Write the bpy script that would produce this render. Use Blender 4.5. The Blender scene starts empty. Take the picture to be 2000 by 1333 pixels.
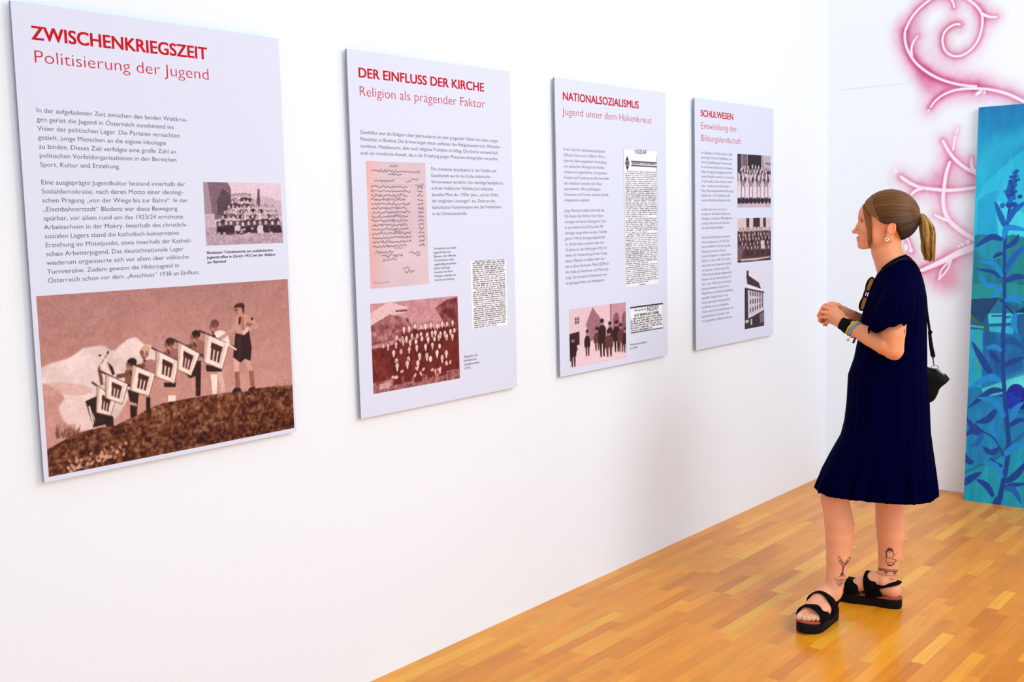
import bpy, bmesh, math, random
import numpy as np
from mathutils import Vector, Matrix
from mathutils.bvhtree import BVHTree

scene = bpy.context.scene
COL = scene.collection
random.seed(7)
rng = np.random.default_rng(7)

# ---------------------------------------------------------------- camera
FPX = 2153.97                      # focal length for a 2000 px wide frame
YAW, PITCH, ROLL = 0.880, -0.1066, -0.0240
CAM_H = 1.539
WALL_Y = 2.689                     # plane of the wall that carries the panels
BACK_X = 6.16                      # plane of the wall with the mural
_f = np.array([math.sin(YAW) * math.cos(PITCH), math.cos(YAW) * math.cos(PITCH), math.sin(PITCH)])
_r0 = np.array([math.cos(YAW), -math.sin(YAW), 0.0])
_u0 = np.cross(_r0, _f)
_r = math.cos(ROLL) * _r0 + math.sin(ROLL) * _u0
_u = -math.sin(ROLL) * _r0 + math.cos(ROLL) * _u0
CAM = np.array([0, 0, CAM_H])
cd = bpy.data.cameras.new('camera')
cd.sensor_width = 36.0
cd.lens = FPX * 36.0 / 2000.0
cd.clip_start = 0.05
cam = bpy.data.objects.new('camera', cd)
COL.objects.link(cam)
cam.matrix_world = Matrix(((_r[0], _u[0], -_f[0], 0), (_r[1], _u[1], -_f[1], 0), (_r[2], _u[2], -_f[2], CAM_H), (0, 0, 0, 1)))
scene.camera = cam

# ---------------------------------------------------------------- light
scene.view_settings.view_transform = 'Standard'
scene.view_settings.look = 'None'
scene.view_settings.exposure = -0.02
scene.view_settings.gamma = 1.0
world = bpy.data.worlds.new('daylight')
scene.world = world
world.use_nodes = True
bg = world.node_tree.nodes['Background']
bg.inputs[0].default_value = (0.87, 0.94, 1.0, 1)
bg.inputs[1].default_value = 0.74


def area_light(name, loc, target, sx, sy, power, col=(1, 1, 1)):
    l = bpy.data.lights.new(name, 'AREA')
    l.shape = 'RECTANGLE'
    l.size, l.size_y = sx, sy
    l.energy = power
    l.color = col
    o = bpy.data.objects.new(name, l)
    COL.objects.link(o)
    o.location = loc
    d = Vector(target) - Vector(loc)
    o.rotation_euler = d.to_track_quat('-Z', 'Y').to_euler()
    return o


area_light('added_top_fill', (2.6, -1.0, 4.0), (2.8, 1.2, 0.9), 6.5, 1.8, 14, (0.90, 0.955, 1.0))  # unseen area lamp added overhead for soft general fill
area_light('window_daylight', (0.6, -3.7, 1.8), (6.0, 1.6, 0.3), 6.5, 2.4, 140, (0.90, 0.955, 1.0))
area_light('added_back_wall_fill', (3.4, -1.8, 3.3), (6.1, 0.8, 0.2), 2.2, 1.6, 98, (0.93, 0.965, 1.0))  # unseen lamp added only to brighten the back wall


# ---------------------------------------------------------------- helpers
def ray(px, py):
    return _f + _r * (px - 1000) / FPX - _u * (py - 666.5) / FPX


def on_left_wall(px, py, y=WALL_Y):
    d = ray(px, py)
    P = CAM + d * (y / d[1])
    return P[0], P[2]


def on_back_wall(px, py, x=BACK_X):
    d = ray(px, py)
    P = CAM + d * (x / d[0])
    return P[1], P[2]


def s2l(c):
    c = np.asarray(c, float) / 255.0
    return np.where(c <= 0.04045, c / 12.92, ((c + 0.055) / 1.055) ** 2.4)


def lin(r, g, b):
    return tuple(float(v) for v in s2l((r, g, b))) + (1.0,)


def tag(o, label=None, cat=None, group=None, kind=None):
    if label: o['label'] = label
    if cat: o['category'] = cat
    if group: o['group'] = group
    if kind: o['kind'] = kind
    return o


def empty(name, loc=(0, 0, 0), rz=0.0):
    o = bpy.data.objects.new(name, None)
    o.empty_display_size = 0.05
    o.location = loc
    o.rotation_euler = (0, 0, rz)
    COL.objects.link(o)
    return o


def mesh_obj(name, verts, faces, material=None, parent=None, smooth=False):
    me = bpy.data.meshes.new(name)
    me.from_pydata([tuple(map(float, v)) for v in verts], [], [tuple(map(int, f)) for f in faces])
    me.update()
    if smooth:
        me.polygons.foreach_set('use_smooth', [True] * len(me.polygons))
    if material: me.materials.append(material)
    o = bpy.data.objects.new(name, me)
    COL.objects.link(o)
    if parent: o.parent = parent
    return o


def set_point_colors(me, cols):
    a = me.color_attributes.new('tint', 'FLOAT_COLOR', 'POINT')
    c = np.ones((len(me.vertices), 4), np.float32)
    c[:, :3] = cols
    a.data.foreach_set('color', c.ravel())


class MB:
    """collects simple shapes into one mesh"""
    def __init__(s):
        s.v = []; s.f = []

    def add(s, v, f):
        b = len(s.v)
        s.v += [tuple(map(float, p)) for p in v]
        s.f += [tuple(i + b for i in q) for q in f]

    def box(s, a, b):
        x0, y0, z0 = a; x1, y1, z1 = b
        s.add([(x0, y0, z0), (x1, y0, z0), (x1, y1, z0), (x0, y1, z0), (x0, y0, z1), (x1, y0, z1), (x1, y1, z1), (x0, y1, z1)],
              [(0, 3, 2, 1), (4, 5, 6, 7), (0, 1, 5, 4), (1, 2, 6, 5), (2, 3, 7, 6), (3, 0, 4, 7)])

    def rings(s, R, closed=True, cap=True, loop=False):
        """R: list of rings (each n x 3), skinned in order"""
        n = len(R[0]); v = [p for r in R for p in r]; f = []
        m = len(R)
        for i in range(m if loop else m - 1):
            i2 = (i + 1) % m
            for j in range(n if closed else n - 1):
                k = (j + 1) % n
                f.append((i * n + j, i * n + k, i2 * n + k, i2 * n + j))
        if cap and not loop and closed:
            f.append(tuple(range(n - 1, -1, -1)))
            f.append(tuple((m - 1) * n + j for j in range(n)))
        s.add(v, f)

    def tube(s, pts, rad, n=8, cap=True, loop=False, flat=None):
        """tube along pts; rad scalar or list; flat=(normal_hint, ratio) squashes the section"""
        P = np.asarray(pts, float); m = len(P)
        rad = np.broadcast_to(np.asarray(rad, float), (m,))
        if loop:
            T = np.roll(P, -1, 0) - np.roll(P, 1, 0)
        else:
            T = np.gradient(P, axis=0)
        T /= np.linalg.norm(T, axis=1, keepdims=True) + 1e-12
        h = np.array(flat[0] if flat else ((0, 0, 1) if abs(T[0][2]) < 0.9 else (1, 0, 0)), float)
        R = []
        a = np.linspace(0, 2 * math.pi, n, endpoint=False)
        for i in range(m):
            A = h - T[i] * (h @ T[i]); A /= np.linalg.norm(A) + 1e-12
            if not flat: h = A
            B = np.cross(T[i], A)
            k = flat[1] if flat else 1.0
            R.append([P[i] + rad[i] * (A * k * math.cos(t) + B * math.sin(t)) for t in a])
        s.rings(R, cap=cap, loop=loop)

    def build(s, name, material=None, parent=None, smooth=True):
        return mesh_obj(name, s.v, s.f, material, parent, smooth)


def spline(pts, n):
    """Catmull-Rom through pts, n samples"""
    P = np.asarray(pts, float)
    if len(P) == 2:
        t = np.linspace(0, 1, n)[:, None]
        return P[0] * (1 - t) + P[1] * t
    Q = np.vstack([2 * P[0] - P[1], P, 2 * P[-1] - P[-2]])
    out = []
    for s in np.linspace(0, len(P) - 1 - 1e-9, n):
        i = int(s); t = s - i
        a, b, c, d = Q[i], Q[i + 1], Q[i + 2], Q[i + 3]
        out.append(0.5 * (2 * b + (c - a) * t + (2 * a - 5 * b + 4 * c - d) * t * t + (3 * b - a - 3 * c + d) * t ** 3))
    return np.array(out)


# ---------------------------------------------------------------- materials
def mat(name, color, rough=0.6, metal=0.0, spec=0.5, attr=False, bump=None, sheen=0.0, sss=0.0, noise=None):
    m = bpy.data.materials.new(name)
    m.use_nodes = True
    nt = m.node_tree; N = nt.nodes; L = nt.links
    b = N['Principled BSDF']
    b.inputs['Roughness'].default_value = rough
    b.inputs['Metallic'].default_value = metal
    b.inputs['Specular IOR Level'].default_value = spec
    if sheen:
        b.inputs['Sheen Weight'].default_value = sheen
    if sss:
        b.inputs['Subsurface Weight'].default_value = sss
        b.inputs['Subsurface Radius'].default_value = (1.0, 0.35, 0.2)
        b.inputs['Subsurface Scale'].default_value = 0.006
    if attr:
        a = N.new('ShaderNodeVertexColor'); a.layer_name = 'tint'
        src = a.outputs[0]
    else:
        c = N.new('ShaderNodeRGB'); c.outputs[0].default_value = color
        src = c.outputs[0]
    if noise:                      # (scale, amount): slight mottling of the colour itself
        t = N.new('ShaderNodeTexCoord'); n = N.new('ShaderNodeTexNoise'); n.inputs['Scale'].default_value = noise[0]
        n.inputs['Detail'].default_value = 5
        mr = N.new('ShaderNodeMapRange'); mr.inputs[3].default_value = 1 - noise[1]; mr.inputs[4].default_value = 1 + noise[1]
        mx = N.new('ShaderNodeMix'); mx.data_type = 'RGBA'; mx.blend_type = 'MULTIPLY'; mx.inputs[0].default_value = 1
        L.new(t.outputs['Object'], n.inputs['Vector']); L.new(n.outputs[0], mr.inputs[0]); L.new(mr.outputs[0], mx.inputs[7]); L.new(src, mx.inputs[6])
        src = mx.outputs[2]
    L.new(src, b.inputs['Base Color'])
    if bump:
        t = N.new('ShaderNodeTexCoord'); n = N.new('ShaderNodeTexNoise'); n.inputs['Scale'].default_value = bump[0]
        bp = N.new('ShaderNodeBump'); bp.inputs['Strength'].default_value = bump[1]; bp.inputs['Distance'].default_value = 0.002
        L.new(t.outputs['Object'], n.inputs['Vector']); L.new(n.outputs[0], bp.inputs['Height']); L.new(bp.outputs[0], b.inputs['Normal'])
    return m


WALL_RGB = (237, 245, 253)
M = {}
M['wall'] = mat('white_plaster', lin(*WALL_RGB), 0.9, spec=0.15)
M['mural'] = mat('sprayed_paint', None, 0.9, spec=0.15, attr=True)
M['board'] = mat('pale_blue_board', lin(216, 223, 244), 0.55, spec=0.25)
M['board_side'] = mat('shade_grey_edge', lin(150, 150, 152), 0.8, spec=0.2)  # grey put into the edge colour to stand for its shade
M['red_ink'] = mat('red_ink', lin(196, 12, 30), 0.7, spec=0.15)
M['red_ink_light'] = mat('light_red_ink', lin(200, 40, 60), 0.7, spec=0.15)
M['grey_ink'] = mat('grey_ink', lin(92, 92, 100), 0.7, spec=0.15)
M['black_ink'] = mat('black_ink', lin(38, 38, 42), 0.7, spec=0.15)
M['print'] = mat('printed_picture', None, 0.6, spec=0.25, attr=True)
M['canvas_paint'] = mat('painted_canvas', None, 0.5, spec=0.35, attr=True, bump=(400, 0.15))
M['canvas_side'] = mat('raw_canvas', lin(200, 215, 222), 0.85, noise=(60, 0.06))
M['skin'] = mat('skin', None, 0.5, spec=0.35, attr=True, sss=0.12)
M['dress'] = mat('navy_viscose', lin(0.6, 0.6, 36), 0.85, spec=0.014, bump=(900, 0.1), sheen=0.0)
M['hair'] = mat('brown_blond_hair', None, 0.45, spec=0.35, attr=True)
M['black_leather'] = mat('black_leather', lin(4, 4, 5), 0.6, spec=0.12, bump=(350, 0.2))
M['black_suede'] = mat('black_suede', lin(6, 4, 6), 0.85, spec=0.08, bump=(500, 0.3))
M['black_rubber'] = mat('black_rubber', lin(5, 5, 9), 0.6, spec=0.15)
M['tan_leather'] = mat('tan_leather', lin(150, 72, 42), 0.6, spec=0.3, noise=(90, 0.1))
M['black_plastic'] = mat('black_plastic', lin(3, 3, 3), 0.45, spec=0.08)
M['lens'] = mat('brown_lens', lin(150, 100, 60), 0.15, spec=0.5)
_nt = M['lens'].node_tree
_tr = _nt.nodes.new('ShaderNodeBsdfTransparent'); _tr.inputs[0].default_value = lin(214, 172, 134)
_mx = _nt.nodes.new('ShaderNodeMixShader'); _mx.inputs[0].default_value = 0.78
_nt.links.new(_nt.nodes['Principled BSDF'].outputs[0], _mx.inputs[1]); _nt.links.new(_tr.outputs[0], _mx.inputs[2]); _nt.links.new(_mx.outputs[0], _nt.nodes['Material Output'].inputs[0])
M['silver'] = mat('silver', lin(215, 212, 208), 0.2, metal=1.0)
M['steel'] = mat('dark_steel', lin(120, 118, 112), 0.35, metal=1.0)
M['yellow_band'] = mat('yellow_thread', lin(215, 190, 30), 0.8, bump=(900, 0.3))
M['blue_band'] = mat('grey_blue_fabric', lin(120, 150, 190), 0.8, noise=(300, 0.25))
M['violet_band'] = mat('dark_violet_fabric', lin(50, 42, 90), 0.8)
M['olive_band'] = mat('dark_olive_strap', lin(45, 48, 22), 0.7, noise=(200, 0.2))
M['tattoo'] = mat('tattoo_ink', lin(84, 68, 58), 0.6, spec=0.3)
M['nail'] = mat('pale_green_nail', lin(205, 200, 160), 0.25, spec=0.5)
M['eye_white'] = mat('eye_white', lin(225, 215, 205), 0.2)
M['iris'] = mat('dark_iris', lin(50, 45, 40), 0.2)
M['seam'] = mat('plaster_seam', lin(226, 222, 222), 0.9)


def parquet_material():
    m = bpy.data.materials.new('oiled_parquet')
    m.use_nodes = True
    nt = m.node_tree; N = nt.nodes; L = nt.links
    b = N['Principled BSDF']
    a = N.new('ShaderNodeVertexColor'); a.layer_name = 'tint'
    pr = N.new('ShaderNodeAttribute'); pr.attribute_name = 'plank_shift'
    t = N.new('ShaderNodeTexCoord')
    add = N.new('ShaderNodeVectorMath'); add.operation = 'ADD'
    L.new(t.outputs['Object'], add.inputs[0]); L.new(pr.outputs['Vector'], add.inputs[1])
    mp = N.new('ShaderNodeMapping'); mp.inputs['Scale'].default_value = (2.2, 46, 1)
    L.new(add.outputs[0], mp.inputs['Vector'])
    n = N.new('ShaderNodeTexNoise'); n.inputs['Scale'].default_value = 1.6; n.inputs['Detail'].default_value = 6; n.inputs['Roughness'].default_value = 0.65
    n.inputs['Distortion'].default_value = 0.4
    L.new(mp.outputs[0], n.inputs['Vector'])
    mr = N.new('ShaderNodeMapRange'); mr.inputs[1].default_value = 0.25; mr.inputs[2].default_value = 0.75; mr.inputs[3].default_value = 0.86; mr.inputs[4].default_value = 1.12
    L.new(n.outputs[0], mr.inputs[0])
    n2 = N.new('ShaderNodeTexNoise'); n2.inputs['Scale'].default_value = 3.0; n2.inputs['Detail'].default_value = 3
    L.new(add.outputs[0], n2.inputs['Vector'])
    mr2 = N.new('ShaderNodeMapRange'); mr2.inputs[1].default_value = 0.3; mr2.inputs[2].default_value = 0.7; mr2.inputs[3].default_value = 0.92; mr2.inputs[4].default_value = 1.06
    L.new(n2.outputs[0], mr2.inputs[0])
    mu = N.new('ShaderNodeMath'); mu.operation = 'MULTIPLY'
    L.new(mr.outputs[0], mu.inputs[0]); L.new(mr2.outputs[0], mu.inputs[1])
    mx = N.new('ShaderNodeMix'); mx.data_type = 'RGBA'; mx.blend_type = 'MULTIPLY'; mx.inputs[0].default_value = 1
    L.new(a.outputs[0], mx.inputs[6]); L.new(mu.outputs[0], mx.inputs[7])
    L.new(mx.outputs[2], b.inputs['Base Color'])
    b.inputs['Roughness'].default_value = 0.24
    b.inputs['Specular IOR Level'].default_value = 0.25
    bp = N.new('ShaderNodeBump'); bp.inputs['Strength'].default_value = 0.04; bp.inputs['Distance'].default_value = 0.001
    L.new(n.outputs[0], bp.inputs['Height']); L.new(bp.outputs[0], b.inputs['Normal'])
    return m


# ---------------------------------------------------------------- room
def slab(name, a, b, m):
    q = MB(); q.box(a, b)
    return tag(q.build(name, m, None, False), kind='structure')


X0, Y0, CEIL = -3.2, -4.4, 4.1
slab('wall_left', (X0, WALL_Y, -0.1), (BACK_X + 0.2, WALL_Y + 0.2, CEIL), M['wall'])
slab('wall_back', (BACK_X, Y0, -0.1), (BACK_X + 0.2, WALL_Y, CEIL), M['wall'])
# hairline joint of the plaster boards on the back wall
ya, za = on_back_wall(1640, 176); yb, zb = on_back_wall(1795, 160)
q = MB()
for (y0_, z0_, y1_, z1_) in ((ya, za, yb, zb),):
    q.add([(BACK_X - 0.0009, y0_, z0_ - .0012), (BACK_X - 0.0009, y1_, z1_ - .0012), (BACK_X - 0.0009, y1_, z1_ + .0012), (BACK_X - 0.0009, y0_, z0_ + .0012)], [(0, 3, 2, 1)])
tag(q.build('trim_1', M['seam'], None, False), kind='structure')


def build_floor():
    W = 0.048
    v = []; f = []; cols = []; shifts = []
    pal = [(230, 143, 30), (226, 138, 27), (235, 151, 32), (221, 132, 24), (232, 147, 31), (238, 159, 38), (227, 140, 29), (233, 148, 32), (242, 170, 48), (215, 126, 23), (230, 143, 28)]
    r = random.Random(21)
    rows = int((WALL_Y - Y0) / W) + 1
    g = 0.00012
    for i in range(rows):
        y1 = WALL_Y - i * W; y0 = y1 - W
        x = X0 - r.random() * 0.5
        while x < BACK_X:
            ln = r.choice([0.245, 0.26, 0.285, 0.33, 0.36, 0.42, 0.5, 0.55])
            xe = min(x + ln, BACK_X)
            b = len(v)
            xs = max(x, X0)
            if xe > xs + 0.01:
                v += [(xs + g, y0 + g, 0), (xe - g, y0 + g, 0), (xe - g, y1 - g, 0), (xs + g, y1 - g, 0)]
                f.append((b, b + 1, b + 2, b + 3))
                c = np.array(r.choice(pal), float) * (0.97 + 0.06 * r.random())
                cols += [s2l(c)] * 4
                sh = (r.random() * 40, r.random() * 40, 0)
                shifts += [sh] * 4
            x += ln
    b = len(v)                      # dark bed seen in the joints, one box below
    v += [(X0, Y0, -.0006), (BACK_X, Y0, -.0006), (BACK_X, WALL_Y, -.0006), (X0, WALL_Y, -.0006), (X0, Y0, -.08), (BACK_X, Y0, -.08), (BACK_X, WALL_Y, -.08), (X0, WALL_Y, -.08)]
    f += [(b, b + 1, b + 2, b + 3), (b + 7, b + 6, b + 5, b + 4), (b, b + 4, b + 5, b + 1), (b + 1, b + 5, b + 6, b + 2), (b + 2, b + 6, b + 7, b + 3), (b + 3, b + 7, b + 4, b)]
    cols += [s2l((170, 100, 42))] * 8
    shifts += [(0, 0, 0)] * 8
    o = mesh_obj('floor', v, f, parquet_material())
    set_point_colors(o.data, np.array(cols))
    at_ = o.data.attributes.new('plank_shift', 'FLOAT_VECTOR', 'POINT')
    at_.data.foreach_set('vector', np.array(shifts, np.float32).ravel())
    tag(o, kind='structure')


build_floor()


# ---------------------------------------------------------------- painter for flat pictures
def vnoise(ny, nx, cy, cx, rg):
    """smooth value noise, cy x cx cells"""
    g = rg.random((cy + 2, cx + 2))
    y = np.linspace(0, cy, ny, endpoint=False); x = np.linspace(0, cx, nx, endpoint=False)
    yi = y.astype(int); xi = x.astype(int); ty = y - yi; tx = x - xi
    ty = (ty * ty * (3 - 2 * ty))[:, None]; tx = (tx * tx * (3 - 2 * tx))[None, :]
    a = g[np.ix_(yi, xi)]; b = g[np.ix_(yi, xi + 1)]; c = g[np.ix_(yi + 1, xi)]; d = g[np.ix_(yi + 1, xi + 1)]
    return (a * (1 - tx) + b * tx) * (1 - ty) + (c * (1 - tx) + d * tx) * ty


def fbm(ny, nx, c0, oct, rg, asp=1.0):
    s = np.zeros((ny, nx)); amp = 1.0; tot = 0
    for o in range(oct):
        s += amp * vnoise(ny, nx, max(1, int(c0 * 2 ** o)), max(1, int(c0 * asp * 2 ** o)), rg); tot += amp; amp *= 0.55
    return s / tot


class Painter:
    """a flat picture w x h metres; conv maps the caller's points to metres (x right, y down)"""
    def __init__(s, w, h, nx, conv=None, seed=1, bgc=(255, 255, 255), ss=2):
        s.w, s.h = w, h
        s.nx = nx; s.ny = max(2, int(round(nx * h / w))); s.ss = ss
        s.NX, s.NY = s.nx * ss, s.ny * ss
        s.x = (np.arange(s.NX) + .5) * w / s.NX; s.y = (np.arange(s.NY) + .5) * h / s.NY
        s.c = np.empty((s.NY, s.NX, 3)); s.c[:] = bgc
        s.conv = conv or (lambda p: (p[0] * w, p[1] * h))
        s.rg = np.random.default_rng(seed)
        a = s.conv((0, 0)); b = s.conv((1, 0)); s.k = math.hypot(b[0] - a[0], b[1] - a[1]) if conv else w

    def P(s, pts):
        return np.array([s.conv(p) for p in pts], float)

    def noise(s, c0=8, oct=4):
        return fbm(s.NY, s.NX, c0, oct, s.rg, s.w / s.h)

    def _sl(s, lo, hi):
        i0 = max(0, int(lo[0] / s.w * s.NX) - 1); i1 = min(s.NX, int(hi[0] / s.w * s.NX) + 2)
        j0 = max(0, int(lo[1] / s.h * s.NY) - 1); j1 = min(s.NY, int(hi[1] / s.h * s.NY) + 2)
        return i0, i1, j0, j1

    def mask_poly(s, P):
        i0, i1, j0, j1 = s._sl(P.min(0), P.max(0))
        if i1 <= i0 or j1 <= j0: return None
        X = s.x[None, i0:i1]; Y = s.y[j0:j1, None]
        m = np.zeros((j1 - j0, i1 - i0), bool)
        n = len(P)
        for a in range(n):
            x1, y1 = P[a]; x2, y2 = P[(a + 1) % n]
            if y1 == y2: continue
            m ^= ((y1 > Y) != (y2 > Y)) & (X < (x2 - x1) * (Y - y1) / (y2 - y1) + x1)
        return (j0, j1, i0, i1), m.astype(float)

    def put(s, box, m, col, a=1.0):
        j0, j1, i0, i1 = box
        m = (m * a)[..., None]
        col = np.asarray(col, float)
        if col.ndim == 3: col = col[j0:j1, i0:i1]
        s.c[j0:j1, i0:i1] = s.c[j0:j1, i0:i1] * (1 - m) + col * m

    def blur(s, n=1, m=None):
        c = s.c if m is None else m
        for ax in (0, 1):
            p = [(n, n) if i == ax else (0, 0) for i in range(c.ndim)]
            q = np.pad(c, p, mode='edge'); k = 2 * n + 1
            q = np.cumsum(np.insert(q, 0, 0, axis=ax), axis=ax)
            c = (np.take(q, range(k, q.shape[ax]), ax) - np.take(q, range(0, q.shape[ax] - k), ax)) / k
        if m is None: s.c = c
        return c

    def cloud(s, pts, col, a=1.0, soft=6, rough=.5):
        """soft edged billow: the outline broken up by noise"""
        P = s.P(pts); P = spline(np.vstack([P, P[:1]]), len(P) * 6)[:-1]
        r = s.mask_poly(P)
        if not r: return
        M_ = np.zeros((s.NY, s.NX)); j0, j1, i0, i1 = r[0]; M_[j0:j1, i0:i1] = r[1]
        M_ = s.blur(soft, s.blur(soft, M_)); n = s.noise(9, 5)
        s.put((0, s.NY, 0, s.NX), np.clip((M_ + (n - .5) * rough - .38) * 4, 0, 1), col, a)

    def poly(s, pts, col, a=1.0, curve=False):
        P = s.P(pts)
        if curve: P = spline(np.vstack([P, P[:1]]), len(P) * 6)[:-1]
        r = s.mask_poly(P)
        if r: s.put(r[0], r[1], col, a)

    def dist(s, P, pad):
        """distance to a polyline, and position along it, in its box"""
        i0, i1, j0, j1 = s._sl(P.min(0) - pad, P.max(0) + pad)
        if i1 <= i0 or j1 <= j0: return None
        X = s.x[None, i0:i1]; Y = s.y[j0:j1, None]
        D = np.full((j1 - j0, i1 - i0), 1e9); T = np.zeros_like(D)
        n = len(P) - 1
        for q in range(n):
            d = P[q + 1] - P[q]; L2 = d @ d + 1e-12
            t = np.clip(((X - P[q, 0]) * d[0] + (Y - P[q, 1]) * d[1]) / L2, 0, 1)
            e = np.hypot(X - P[q, 0] - t * d[0], Y - P[q, 1] - t * d[1])
            k = e < D
            D = np.where(k, e, D); T = np.where(k, (q + t) / n, T)
        return (j0, j1, i0, i1), D, T

    def stroke(s, pts, w, col, a=1.0, soft=0.0, curve=True, w2=None):
        """w: width in caller units"""
        P = s.P(pts)
        if curve and len(P) > 2: P = spline(P, len(P) * 4)
        w = w * s.k; w2 = w if w2 is None else w2 * s.k; sf = max(soft * s.k, 0.6 * s.w / s.NX)
        r = s.dist(P, max(w, w2) + 3 * sf)
        if r:
            hw = (w + (w2 - w) * r[2]) / 2
            s.put(r[0], np.clip(0.5 - (r[1] - hw) / (2 * sf), 0, 1), col, a)

    def ell(s, c, rx, ry, col, a=1.0, rot=0.0, soft=0.0):
        C = s.P([c])[0]; rx *= s.k; ry *= s.k
        R = max(rx, ry) * (1 + soft)
        i0, i1, j0, j1 = s._sl(C - R, C + R)
        if i1 <= i0 or j1 <= j0: return
        X = s.x[None, i0:i1] - C[0]; Y = s.y[j0:j1, None] - C[1]
        ca, sa = math.cos(rot), math.sin(rot)
        q = np.sqrt(((X * ca + Y * sa) / rx) ** 2 + ((-X * sa + Y * ca) / ry) ** 2)
        m = np.clip((1 + soft - q) / (2 * soft), 0, 1) if soft else (q < 1).astype(float)
        s.put((j0, j1, i0, i1), m, col, a)

    def final(s):
        c = np.clip(s.c, 0, 255).reshape(s.ny, s.ss, s.nx, s.ss, 3).mean((1, 3))
        return s2l(c)

    def grid(s, name, place, material, parent, keep=None):
        """place(X, Y) -> (n,3) world/local points of metres right / down; last pixel rows reach the picture's edge"""
        lin_ = s.final()
        X, Y = np.meshgrid(np.linspace(0, s.w, s.nx), np.linspace(0, s.h, s.ny))
        V = place(X.ravel(), Y.ravel())
        idx = np.arange(s.nx * s.ny).reshape(s.ny, s.nx)
        F = np.stack([idx[1:, :-1], idx[1:, 1:], idx[:-1, 1:], idx[:-1, :-1]], -1).reshape(-1, 4)
        C = lin_.reshape(-1, 3)
        if keep is not None:
            k = keep.ravel()[F].any(1)
            F = F[k]
            used = np.unique(F); remap = np.full(len(V), -1); remap[used] = np.arange(len(used))
            V = V[used]; C = C[used]; F = remap[F]
        me = bpy.data.meshes.new(name)
        me.vertices.add(len(V)); me.vertices.foreach_set('co', V.astype(np.float32).ravel())
        me.loops.add(F.size); me.loops.foreach_set('vertex_index', F.astype(np.int32).ravel())
        me.polygons.add(len(F)); me.polygons.foreach_set('loop_start', np.arange(0, F.size, 4, dtype=np.int32))
        me.update(calc_edges=True)
        set_point_colors(me, C)
        me.materials.append(material)
        o = bpy.data.objects.new(name, me); COL.objects.link(o)
        if parent: o.parent = parent
        return o


# ---------------------------------------------------------------- exhibition panels
PANEL_Y = WALL_Y - 0.022


def measure_caps():
    c = bpy.data.curves.new('m', 'FONT'); c.body = 'H'
    o = bpy.data.objects.new('m', c); COL.objects.link(o)
    bpy.context.view_layer.update()
    h = o.dimensions[1]
    bpy.data.objects.remove(o); bpy.data.curves.remove(c)
    return h


CAP = measure_caps()


def text_mesh(body, size, line, xs, offset, z_gap, bold=0.0):
    c = bpy.data.curves.new('letters', 'FONT')
    c.body = body; c.size = 1.0; c.space_line = max(0.05, line / size) if line else 1.0
    c.offset = offset; c.resolution_u = 4; c.fill_mode = 'FRONT'
    o = bpy.data.objects.new('letters', c); COL.objects.link(o)
    dg = bpy.context.evaluated_depsgraph_get(); dg.update()
    me = bpy.data.meshes.new_from_object(o.evaluated_get(dg))
    bpy.data.objects.remove(o); bpy.data.curves.remove(c)
    v = np.empty(len(me.vertices) * 3, np.float32); me.vertices.foreach_get('co', v); v = v.reshape(-1, 3)
    out = np.stack([v[:, 0] * size * xs, np.full(len(v), -z_gap), v[:, 1] * size], -1)
    if bold:                         # heavier strokes: the same letters laid again a hair to either side
        F = [tuple(p.vertices) for p in me.polygons]; n = len(out)
        sh = [(-bold, 0), (bold, 0), (0, -bold * .55), (0, bold * .55), (-bold, bold * .5), (bold, -bold * .5), (bold, bold * .5), (-bold, -bold * .5)]
        V = np.vstack([out + np.array([a * size, -1e-5 * (k + 1), b * size]) for k, (a, b) in enumerate(sh)])
        bpy.data.meshes.remove(me)
        me = bpy.data.meshes.new('letters'); me.from_pydata(V.tolist(), [], [tuple(i + k * n for i in f) for k in range(len(sh)) for f in F])
    else:
        me.vertices.foreach_set('co', out.ravel().astype(np.float32))
    me.materials.clear(); me.update()
    return me, (v[:, 0].max() * size)


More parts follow.
